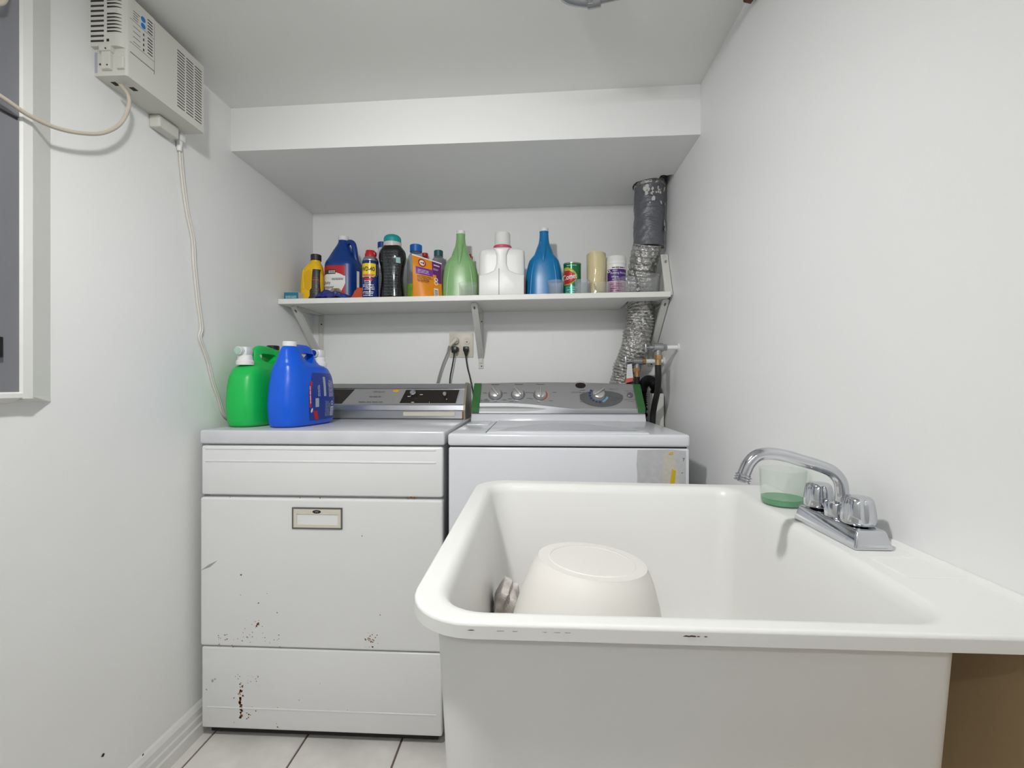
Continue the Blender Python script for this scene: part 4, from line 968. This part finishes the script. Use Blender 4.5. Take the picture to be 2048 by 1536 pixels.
# ------------------------------------------------------------------ things on the shelf
def put(u, y): x = at(u, 700, y=y)[0]; return (x, y, shz(x)+.0009)
def bottle(name, label, cat, u, y, secs, m, rz=0, group=None):
    t = thing(name, label, cat, put(u, y), rz, group); S = Loft(secs)
    b = obj('body', S.mesh(30, 40), m, t, 50, local=True); return t, S, b
def ctop(t, r, z, h, m, n=28, nm='cap', dome=0, x=0):
    prf = [(r, z), (r, z+h-.002), (r-.002, z+h), (.001, z+h)] if not dome else [(r, z)]+[(r*math.cos(a)**.6, z+h*.45+h*.55*math.sin(a)) for a in [i*math.pi/2/8 for i in range(8)]]+[(.001, z+h)]
    return obj(nm, lathe(prf, n, (x, 0, 0)), m, t, 40, local=True)
# teal soap box
p0 = at(568, 594, y=1.822); p1 = at(597, 584, y=1.822)
bxz = shz(p0[0])+.0012
tb = thing('soap_box', 'small teal and white carton at left end of shelf', 'box', (p0[0], 1.822, bxz))
obj('carton', box(p0[0], p1[0], 1.822, 1.93, bxz, p1[2], .001, 1), mat('carton_white', (216, 212, 206), .6), tb)
obj('front_print', box(p0[0]+.0005, p1[0]-.0005, 1.8212, 1.8225, bxz+.001, p1[2]-.001), mat('carton_teal', (24, 122, 148), .5), tb)
obj('front_wave', xform(lines(3, .046, .003, .0055, 0), frame(((p0[0]+p1[0])/2, 1.8208, bxz+.013), (1, 0, 0), (0, 0, 1), (0, -1, 0))), mat('carton_pale', (176, 204, 206), .5), tb)
# yellow bottle
t, S, b = bottle('drain_bottle', 'yellow bottle with dark cap and black label at left of shelf', 'bottle', 625, 1.895,
    [(0, 0, 0, .043, .028, 3), (.006, 0, 0, .046, .031, 3), (.06, 0, 0, .046, .031, 3), (.12, .002, 0, .044, .029, 2.8), (.145, .006, 0, .038, .027, 2.5), (.160, .011, 0, .028, .024, 2.2), (.168, .014, 0, .021, .020, 2), (.178, .015, 0, .0195, .0195, 2)], M_yellow)
ctop(t, .0215, .176, .026, mat('cap_darkbrown', (44, 34, 32), .45), x=.0155)
M_blabel = mat('label_black', (42, 38, 36), .4)
lb = obj('label', S.patch(0, 0, .006, .135, .0012, '-y', 10, 16, shape=lambda q: (lerp(-.006, .004, min(1, q*8)) if q < .35 else .012, .0457-.006*q)), M_blabel, b, local=True)
obj('label_print', S.text(lines(9, .024, .0016, .008), .029, .10, .0017), mat('label_brownprint', (140, 110, 80), .6), lb, local=True)
obj('label_print', S.patch(.014, .040, .088, .091, .0017), M_red, lb, local=True)
V = S.patch(0, 0, .045, .132, .0004, '-y', 8, 14, shape=lambda q: (-.004-.024*math.sin(math.pi*q)**.5, -.002+.012*math.sin(math.pi*q)**.5))
obj('grip_recess_shade', V, mat('yellow_recess_shade', (224, 172, 8), .4), b, local=True)  # darker yellow patch, shade of the grip recess put into the colour
obj('grip_ridge', tube([S.f(-.026+.004*math.cos(k), .05+.017*k*1.35, .0) for k in [i*.45 for i in range(9)]], .0035, 8, 4), M_yellow, b, 60, local=True)
# blue gallon jug
t, S, b = bottle('stripper_jug', 'dark blue gallon jug with white cap and red and white label', 'jug', 689, 1.955,
    [(0, 0, 0, .070, .070, 3), (.006, 0, 0, .0745, .0735, 3), (.16, 0, 0, .0745, .0735, 3), (.175, 0, 0, .072, .070, 2.8), (.195, -.002, 0, .063, .060, 2.3), (.235, -.004, 0, .040, .040, 2.1), (.262, -.004, 0, .025, .025, 2), (.272, -.004, 0, .021, .021, 2), (.284, -.004, 0, .0205, .0205, 2)], mat('jug_navyblue', (6, 58, 134), .35))
ctop(t, .0225, .277, .020, M_white, x=-.004)
obj('handle', tube([(.012, -.006, .262), (.030, -.012, .268), (.046, -.016, .258), (.054, -.018, .225), (.058, -.018, .195), (.066, -.012, .165)], lambda q: .0115, 14, 8), MATS['jug_navyblue'], b, 60, local=True)
lb = obj('label', S.patch(-.0735, .034, .012, .148, .0010, '-y', 20, 10), M_lwhite, b, local=True)
obj('red_band', S.patch(0, 0, .108, .152, .0016, '-y', 20, 8, shape=lambda q: (-.0735, .034)), M_red, lb, local=True)
obj('white_arc', S.patch(0, 0, .100, .124, .0021, '-y', 18, 8, shape=lambda q: (-.0725+.040*q**2, .033-.045*q**2)), M_lwhite, lb, local=True)
obj('red_corner', S.patch(0, 0, .012, .075, .0016, '-y', 6, 10, shape=lambda q: (.034-.034*(1-q)**1.2-.001, .034)), M_red, lb, local=True)
obj('brand_plate', S.patch(-.055, -.006, .116, .134, .0026), mat('plate_dark', (46, 56, 54), .5), lb, local=True)
obj('brand_text', S.text(lines(2, .03, .003, .006, 0), -.022, .128, .0031), M_lwhite, lb, local=True)
obj('lettering', join(S.text(text('-Duty', .018, 1.0), -.050, .080, .0024), S.text(text('Stripper', .018, 1.0), -.043, .061, .0024), S.text(lines(2, .05, .0018, .004, 0), .002, .096, .0024)), M_ink, lb, local=True)
pic = obj('picture', S.patch(0, 0, .018, .055, .0021, '-y', 10, 8, shape=lambda q: (-.008-.026*math.sin(math.pi*(.1+.8*q))**.5, -.008+.028*math.sin(math.pi*(.1+.8*q))**.5)), mat('pic_tan', (186, 166, 136), .5, col2=(110, 84, 58), vscale=60), lb, local=True)
obj('side_strip', xform(box(-.006, .006, -.0008, .0008, .02, .135), Matrix.Translation((.0735, -.034, 0)) @ Matrix.Rotation(.9, 4, 'Z')), M_lwhite, b, local=True)
# crumpled blue wrapper
xw, yw, zw = put(668, 1.845)
def wrapf(s, t): 
    e_ = math.sin(math.pi*s)**.6; return (xw-.078+.150*s, yw-.022+.05*t, zw+.003+.036*e_*math.sin(math.pi*min(max(t, .0), 1))*(1.15-.7*s)+.004)
def crum2(nx, ny, fn, seed, amp):
    r = random.Random(seed); V, Fc = [], []
    for j in range(ny+1):
        for i in range(nx+1):
            p = Vector(fn(i/nx, j/ny)); q = Vector((r.uniform(-1, 1), r.uniform(-1, 1), r.uniform(-.8, 1)))*amp
            p = p+q; p.z = max(p.z, zw); V.append(tuple(p))
    for j in range(ny):
        for i in range(nx): a = j*(nx+1)+i; Fc += [(a, a+1, a+nx+2), (a, a+nx+2, a+nx+1)]
    return V, Fc
tag(obj('crumpled_wrapper', crum2(11, 6, wrapf, 9, .0065), mat('wrapper_blue', (26, 40, 140), .22, col2=(60, 70, 110), vscale=30)), 'crumpled shiny blue plastic wrapper lying at shelf front', 'wrapper')
xo, yo, zo = put(712, 1.85)
tag(obj('orange_packet', prism([(xo-.030, zo), (xo+.030, zo), (xo+.030, zo+.048), (xo+.004, zo+.050), (xo, zo+.040), (xo-.006, zo+.036), (xo-.014, zo+.018)], 'y', yo-.002, yo+.020, .002), mat('orange_packet', (196, 74, 24), .5, var=.15, vscale=20)), 'torn orange packet between blue wrapper and lubricant can', 'packet')
# spray can
t, S, b = bottle('spray_can', 'blue and yellow lubricant spray can with red cap', 'spray can', 741, 1.838, [(0, 0, 0, .0305, .0305, 2), (.003, 0, 0, .0325, .0325, 2), (.148, 0, 0, .0325, .0325, 2), (.152, 0, 0, .0318, .0318, 2)], M_navy)
MATS['navy'].node_tree.nodes['Principled BSDF'].inputs['Roughness'].default_value = .2
obj('shoulder', lathe([(.0322, .151), (.0325, .154), (.027, .166), (.022, .170), (.020, .172)], 32), M_steel, t, 40, local=True)
obj('cap', join(lathe([(.0225, .168), (.0225, .180), (.020, .186), (.018, .196), (.001, .197)], 28), box(.004, .024, -.012, .012, .172, .193, .006)), M_red, t, 40, local=True)
yb = obj('yellow_badge', S.patch(0, 0, .082, .138, .0006, '-y', 14, 10, shape=lambda q: (-.0318*min(1, .75+q*2), .0318*min(1, .75+q*2))), mat('badge_yellow', (238, 206, 20), .25), b, local=True)
obj('badge_text', S.text(text('WD-40', .025, .66, .022), 0, .114, .0011), mat('badge_ink', (14, 22, 50), .4), yb, local=True)
obj('badge_arc', S.patch(0, 0, .084, .094, .0010, '-y', 12, 5, shape=lambda q: (-.016-.012*q, .016+.012*q)), mat('badge_pink', (206, 120, 110), .4), yb, local=True)
obj('red_band', S.patch(-.016, .018, .068, .078, .0007), M_red, b, local=True)
obj('label_print', join(*[S.text(lines(1, w_, .0028, .003, 0), 0, z, .0008) for w_, z in ((.03, .066), (.028, .058), (.045, .051), (.046, .045), (.05, .039), (.05, .033), (.046, .022), (.044, .016), (.04, .008))]), M_lwhite, b, local=True)
# white bottle with blue cap behind
t, S, b = bottle('white_bottle', 'slim white bottle with dark blue cap behind the black canister', 'bottle', 764, 2.04, [(0, 0, 0, .037, .03, 2.4), (.005, 0, 0, .04, .032, 2.4), (.19, 0, 0, .039, .032, 2.4), (.235, 0, 0, .026, .026, 2.2), (.26, 0, 0, .017, .017, 2), (.275, 0, 0, .0165, .0165, 2)], mat('milky_white', (214, 218, 222), .35))
ctop(t, .0195, .268, .026, mat('cap_blue', (16, 62, 150), .4))
obj('label_print', S.text(lines(14, .06, .002, .010), 0, .17, .001), M_lgrey, b, local=True)
# black scent canister
t, S, b = bottle('scent_canister', 'black waisted canister with teal domed cap', 'canister', 785, 1.86, [(0, 0, 0, .047, .036, 2.4), (.005, 0, 0, .051, .039, 2.4), (.03, 0, 0, .049, .038, 2.4), (.085, 0, 0, .0435, .035, 2.4), (.13, 0, 0, .048, .037, 2.4), (.17, 0, 0, .0555, .041, 2.4), (.192, 0, 0, .0535, .040, 2.3), (.210, 0, 0, .043, .037, 2.1), (.218, 0, 0, .037, .035, 2), (.222, 0, 0, .035, .034, 2)], mat('canister_black', (24, 22, 23), .15))
obj('neck_ring', lathe([(.0365, .214), (.0365, .232), (.034, .234)], 36), mat('neck_clear', (206, 200, 198), .25), t, 40, local=True)
ctop(t, .0355, .230, .036, mat('cap_teal', (16, 150, 150), .45), 36, dome=1)
mp = mat('print_tealgrey', (62, 96, 106), .5); mg = mat('print_greyish', (112, 112, 114), .5)
gs = [S.text(lines(1, .062 if z > .12 else .056, .0016, .003, .1), .004, z, .0010) for z in [.012+.0062*i for i in range(30)]]
obj('label_print', join(*gs[::2]), mg, b, local=True); obj('label_print', join(*gs[1::2]), mp, b, local=True)
obj('label_square', S.patch(.026, .042, .142, .164, .0012), mat('print_paleteal', (150, 190, 192), .5), b, local=True)
# clear bottle with blue cap
t, S, b = bottle('clear_bottle', 'clear plastic bottle with bright blue cap and green label', 'bottle', 832, 1.93, [(0, 0, 0, .034, .03, 2.2), (.005, 0, 0, .038, .034, 2.2), (.16, 0, 0, .038, .034, 2.2), (.19, 0, 0, .033, .031, 2.2), (.212, 0, 0, .022, .022, 2), (.222, 0, 0, .020, .020, 2)], clearmat('clear_grey', (222, 226, 228), .16, .08, (200, 204, 206)))
ctop(t, .026, .213, .030, mat('cap_brightblue', (6, 100, 190), .4))
obj('green_label', S.patch(-.0365, .02, .012, .072, .0006), mat('label_green', (90, 160, 60), .4, col2=(150, 190, 60), vscale=40), b, local=True)
obj('purple_patch', S.patch(.006, .036, .075, .115, .0006), mat('label_purplegrey', (92, 84, 120), .5), b, local=True)
# red capped bottle behind the pouch
t, S, b = bottle('red_cap_bottle', 'bottle with small red cap peeking over the orange pouch', 'bottle', 850, 2.06, [(0, 0, 0, .024, .024, 2.2), (.19, 0, 0, .024, .024, 2.2), (.215, 0, 0, .012, .012, 2), (.23, 0, 0, .011, .011, 2)], M_white)
ctop(t, .014, .222, .024, M_red)
t, S, b = bottle('teal_cap_bottle', 'translucent bottle with dark teal cap beside the pale green jug', 'bottle', 877, 2.0, [(0, 0, 0, .036, .03, 2.3), (.005, 0, 0, .039, .033, 2.3), (.165, 0, 0, .039, .033, 2.3), (.19, 0, 0, .032, .03, 2.2), (.212, 0, 0, .019, .019, 2), (.222, 0, 0, .018, .018, 2)], clearmat('clear_violet', (206, 204, 212), .3, .1, (180, 178, 188)))
ctop(t, .020, .212, .026, mat('cap_darkteal', (26, 92, 104), .4))
# orange stand-up pouch
xq, yq_, zq = put(855, 1.872)
po = thing('orange_pouch', 'orange and purple stand-up pouch leaning between bottles', 'pouch', (xq, yq_, zq), math.radians(24))
def pf(s, t, f):                                           # s across, t up, f = front(-1)/back(+1)
    w_ = .062; hgt = lerp(.186, .158, s)
    th = .024*(1-t)**.7*(1-(2*s-1)**2*.75)+.0008
    return ((2*s-1)*w_*(1-.04*math.sin(math.pi*t)), f*th+.012*t+.0016*math.sin(9*s+5*t)*math.sin(math.pi*t), hgt*t)
def pgrid(s0, s1, t0_, t1, f, off=0, n=12):
    V, Fc = [], []
    for j in range(n+1):
        for i in range(n+1): p = pf(lerp(s0, s1, i/n), lerp(t0_, t1, j/n), f); V.append((p[0], p[1]-off, p[2]))
    for j in range(n):
        for i in range(n): a = j*(n+1)+i; Fc.append((a, a+1, a+n+2, a+n+1) if f < 0 else (a, a+n+1, a+n+2, a+1))
    return V, Fc
pb = obj('pouch_body', join(pgrid(0, 1, 0, 1, -1), pgrid(0, 1, 0, 1, 1)), mat('pouch_orange', (236, 146, 10), .3, var=.12, vscale=18), po, 60, local=True)
mpur = mat('pouch_purple', (98, 36, 110), .35)
obj('purple_panel', pgrid(.66, .99, .62, .97, -1, .0006), mpur, pb, local=True)
obj('purple_panel', pgrid(.80, .99, .42, .63, -1, .0006), mpur, pb, local=True)
obj('purple_badge', pgrid(.09, .68, .56, .73, -1, .0008), mat('pouch_violet', (120, 50, 150), .35), pb, local=True)
def pmap(g, s, t, off): return [tuple(Vector(pf(s+v[0]/.124, t+v[1]/.175, -1))-Vector((0, off, 0))) for v in g[0]], g[1]
obj('emblem_ring', pmap(lathe([(.0165, 0), (.0164, .0)], 28), .32, .845, .0008), mat('emblem_red', (150, 30, 40), .4), pb, local=True)
obj('emblem_disc', pmap(lathe([(.0115, 0), (.0114, .0)], 28), .32, .845, .0011), M_lwhite, pb, local=True)
obj('emblem_mark', join(pmap(box(-.007, .007, -.002, .002, 0, 0), .32, .845, .0014), pmap(box(.003, .008, -.005, .005, 0, 0), .33, .845, .0014)), mat('emblem_red', (150, 30, 40)), pb, local=True)
obj('pouch_print', join(pmap(lines(4, .068, .0024, .006), .40, .52, .0009), pmap(lines(2, .05, .0018, .005), .36, .41, .0009)), M_ink, pb, local=True)
obj('pouch_print', join(pmap(lines(3, .05, .0018, .006), .36, .67, .0011), pmap(lines(1, .026, .005, .004, 0), .82, .88, .001), pmap(lines(2, .03, .0016, .005), .82, .78, .001)), M_lwhite, pb, local=True)
for t_ in (.50, .41): obj('warning_ring', pmap(arcg(.0055, .0085, 0, 2*math.pi, 16), .79, t_, .001), M_lwhite, pb, local=True)
bc = obj('barcode', pgrid(.70, .86, .05, .27, -1, .0008, 4), M_lwhite, pb, local=True)
for i in range(5): obj('bar', pgrid(.72, .84, .07+i*.036, .086+i*.036, -1, .0012, 2), M_ink, bc, local=True)
obj('top_seam', pgrid(0, 1, .965, 1, -1, .0007), M_lwhite, pb, local=True)
# tall jugs
def tall(name, label, u, y, col, rz=0):
    m = mat(name+'_plastic', col, .3, sss=.15)
    t, S, b = bottle(name, label, 'jug', u, y, [(0, 0, 0, .074, .046, 2.8), (.006, 0, 0, .0775, .049, 2.8), (.08, 0, 0, .076, .049, 2.8), (.130, 0, 0, .070, .047, 2.7), (.160, 0, 0, .062, .044, 2.5), (.174, 0, 0, .052, .040, 2.3), (.186, 0, 0, .042, .036, 2.2), (.215, 0, 0, .031, .030, 2), (.238, 0, 0, .0225, .0225, 2), (.262, 0, 0, .0195, .0195, 2), (.284, 0, 0, .0185, .0185, 2)], m, rz)
    ctop(t, .0185, .284, .016, M_white, nm='cap')
    obj('neck_ring', lathe([(.0188, .280), (.0195, .281), (.0195, .284), (.018, .2845)], 28), m, b, 40, local=True)
    # raised spine running from the neck down the face, and two side flutes
    obj('face_spine', tube([S.f(0, .236, -.001), S.f(.0, .20, .0), S.f(-.001, .17, .0), S.f(-.003, .14, -.004)], lambda q: lerp(.014, .004, q), 14, 6), m, b, 60, local=True)
    for s_ in (-1, 1): obj('side_flute', tube([S.f(s_*.030, .185, -.003), S.f(s_*.040, .15, -.004), S.f(s_*.050, .09, -.004), S.f(s_*.055, .01, -.004)], lambda q: lerp(.004, .006, q), 10, 6), m, b, 60, local=True)
    return t
tall('pale_green_jug', 'pale green long-necked jug with white cap', 921.5, 1.93, (140, 186, 128), .06)
tall('sky_blue_jug', 'medium blue long-necked jug with white cap on shelf', 1088, 1.925, (8, 122, 182), -.05)
# spray bottle head behind the green jug
t, S, b = bottle('spray_bottle', 'spray bottle with red and white trigger behind pale green jug', 'spray bottle', 935, 2.045, [(0, 0, 0, .03, .024, 2.3), (.15, 0, 0, .03, .024, 2.3), (.19, 0, 0, .013, .013, 2), (.20, 0, 0, .012, .012, 2)], M_white)
obj('trigger_head', join(box(-.010, .018, -.012, .012, .20, .232, .004), box(.014, .026, -.006, .006, .205, .222, .002)), M_red, t, local=True)
obj('trigger', box(.024, .031, -.005, .005, .190, .220, .002), M_white, t, local=True)
# white detergent jug with pink ring
t, S, b = bottle('white_jug', 'large square white jug with tall cap and pink ring', 'jug', 1005, 1.90, [(0, 0, 0, .090, .050, 7), (.005, 0, 0, .0935, .053, 7), (.17, 0, 0, .0935, .053, 7), (.190, 0, 0, .092, .051, 6), (.198, 0, 0, .083, .045, 5), (.204, 0, 0, .050, .038, 2.6), (.209, 0, 0, .036, .034, 2), (.212, 0, 0, .034, .033, 2)], M_white)
hw_ = .0925
tee = [(-hw_, .002), (hw_, .002), (hw_, .086), (.055, .094), (.030, .106), (.021, .130), (.020, .165), (.026, .186), (.034, .197), (-.034, .197), (-.026, .186), (-.020, .165), (-.021, .130), (-.030, .106), (-.055, .094), (-hw_, .086)]
obj('front_spine', prism(tee, 'y', -.066, -.040, .007, 3), M_white, b, 40, local=True)
obj('mold_seam', box(-.0105, -.0085, -.0664, -.060, .003, .112), M_ink, b, local=True)
obj('pink_ring', lathe([(.0385, .207), (.0385, .217), (.0365, .219)], 36), mat('ring_pink', (206, 84, 112), .4), t, 40, local=True)
obj('cap', lathe([(.0355, .217), (.0335, .222), (.0325, .268), (.031, .274), (.028, .276), (.001, .276)], 36), M_white, t, 40, local=True)
obj('red_side_label', box(.0930, .0942, -.036, .038, .012, .085), M_red, b, local=True)
# cleanser can
t, S, b = bottle('cleanser_can', 'green cleanser can with red lettering patch', 'can', 1144.5, 1.895, [(0, 0, 0, .0345, .0345, 2), (.003, 0, 0, .036, .036, 2), (.134, 0, 0, .036, .036, 2), (.137, 0, 0, .035, .035, 2)], mat('can_green', (20, 118, 72), .22, metal=.3))
obj('rim', lathe([(.0362, .133), (.037, .135), (.0365, .138), (.033, .138), (.033, .136), (.001, .136)], 32), M_steel, t, 40, local=True)
ya_ = obj('yellow_arc', S.patch(0, 0, .045, .118, .0005, '-y', 10, 10, shape=lambda q: (-.034, -.034+.052*math.sin(math.pi*(.1+.85*q))**.7)), mat('arc_yellow', (178, 180, 70), .3), b, local=True)
obj('red_patch', S.patch(0, 0, .050, .104, .0009, '-y', 10, 10, shape=lambda q: (-.033, -.033+.046*math.sin(math.pi*(.08+.85*q))**.7)), M_red, ya_, local=True)
obj('can_text', S.text(text('Comet', .031, .64, .02), -.013, .078, .0014, rot=.14), M_lwhite, ya_, local=True)
obj('teal_band', S.patch(-.035, .035, .004, .042, .0005), mat('band_teal', (60, 170, 140), .25, metal=.3), b, local=True)
obj('label_print', join(S.text(lines(3, .05, .002, .009), 0, .034, .0009), S.text(lines(1, .04, .002, .003), -.004, .125, .0008)), M_lwhite, b, local=True)
# candle
xc_, yc_, zc_ = put(1192.5, 1.885)
V, Fc = [], []; nn = 40; zs2 = [0, .002, .06, .12, .165, .176, .179, .174, .166]; rs2 = [.036, .038, .038, .0382, .0383, .0375, .034, .028, .001]
for k, (r, z) in enumerate(zip(rs2, zs2)):
    for i in range(nn):
        a = 2*math.pi*i/nn; w_ = (.003*math.sin(3*a+1)+.002*math.sin(5*a)) if 3 < k < 8 else 0
        V.append((r*math.cos(a), r*math.sin(a), z+w_))
for k in range(len(zs2)-1):
    for i in range(nn): j = (i+1) % nn; Fc.append((k*nn+i, k*nn+j, (k+1)*nn+j, (k+1)*nn+i))
Fc.append(tuple(range(nn))[::-1])
cn = thing('pillar_candle', 'cream pillar candle wrapped in clear film', 'candle', (xc_, yc_, zc_))
obj('wax', (V, Fc), mat('wax', (228, 218, 180), .45, sss=.3), cn, 50, local=True)
obj('film', tube([(0, 0, .001), (0, 0, .06), (0, 0, .12), (0, 0, .172)], lambda t: (lambda a: .0392+.0006*math.sin(9*a+t*20)+.0006*math.sin(17*a-t*9)), 60, 4), clearmat('film', (250, 248, 240), .03, .06), cn, 50, local=True)
# wipes canister
t, S, b = bottle('wipes_canister', 'white wipes canister with purple label and screw lid', 'canister', 1231.5, 1.90, [(0, 0, 0, .040, .040, 2), (.003, 0, 0, .042, .042, 2), (.125, 0, 0, .042, .042, 2), (.130, 0, 0, .040, .040, 2)], M_white)
obj('lid', lathe([(.041, .128), (.043, .130), (.043, .142), (.0415, .144), (.0415, .158), (.039, .162), (.001, .162)], 36), M_white, t, 40, local=True)
pl_ = obj('purple_label', S.patch(-.0415, .0415, .058, .106, .0006, '-y', 18, 6), mat('label_purple', (72, 26, 120), .4), b, local=True)
obj('lettering', join(S.text(text('Rubbing Alcohol', .0125, .80), .006, .090, .0011), S.text(text('Wipes', .0125, .85), -.010, .074, .0011), S.text(lines(1, .03, .002, .003, 0), -.006, .064, .0011), S.text(lines(1, .02, .002, .003, 0), -.010, .100, .0011)), M_lwhite, pl_, local=True)
obj('logo_mark', S.text(arcg(.003, .0055, 0, 6.28, 14), -.033, .098, .0011), M_lwhite, pl_, local=True)
obj('brand_text', S.text(lines(1, .052, .004, .004, 0), .004, .112, .001), M_ink, b, local=True)
obj('lower_label', S.patch(-.0415, .0415, .006, .056, .0006, '-y', 18, 4), mat('label_mauve', (180, 150, 178), .4), b, local=True)
obj('label_print', S.text(lines(5, .056, .0035, .009), -.002, .045, .0011), mat('print_darkred', (140, 40, 60), .5), b, local=True)
# measuring cups along the front edge
def cupat(u, y, rb, rt, h, label, m=M_clear, rib=None): cup(put(u, y), rb, rt, h, label, m, 'clear plastic measuring cups on shelf', rib=rib)
cupat(936, 1.846, .035, .038, .056, 'clear measuring cup in front of pale green jug')
cupat(1111, 1.842, .027, .0345, .056, 'frosted flared measuring cup in front of blue jug', M_clear2)
cupat(1164.5, 1.805+.034, .029, .032, .056, 'frosted round measuring cup beside the cleanser can', M_clear2)
cupat(1205, 1.838, .030, .034, .042, 'small low clear cup in front of candle')
cupat(1255, 1.842, .035, .038, .064, 'tall ribbed clear cup in front of wipes canister', M_clear, True)
cupat(1298, 1.841, .035, .040, .072, 'large clear cup in front of the foil duct')

# print too small to pick apart
for o in bpy.data.objects:
    if o.type == 'MESH' and o.name.split('.')[0] in ('lettering', 'dial_print', 'label_print', 'pouch_print', 'tag_print', 'vent_grille', 'brand_text', 'front_wave', 'red_text', 'label_digit'): o['kind'] = 'stuff'
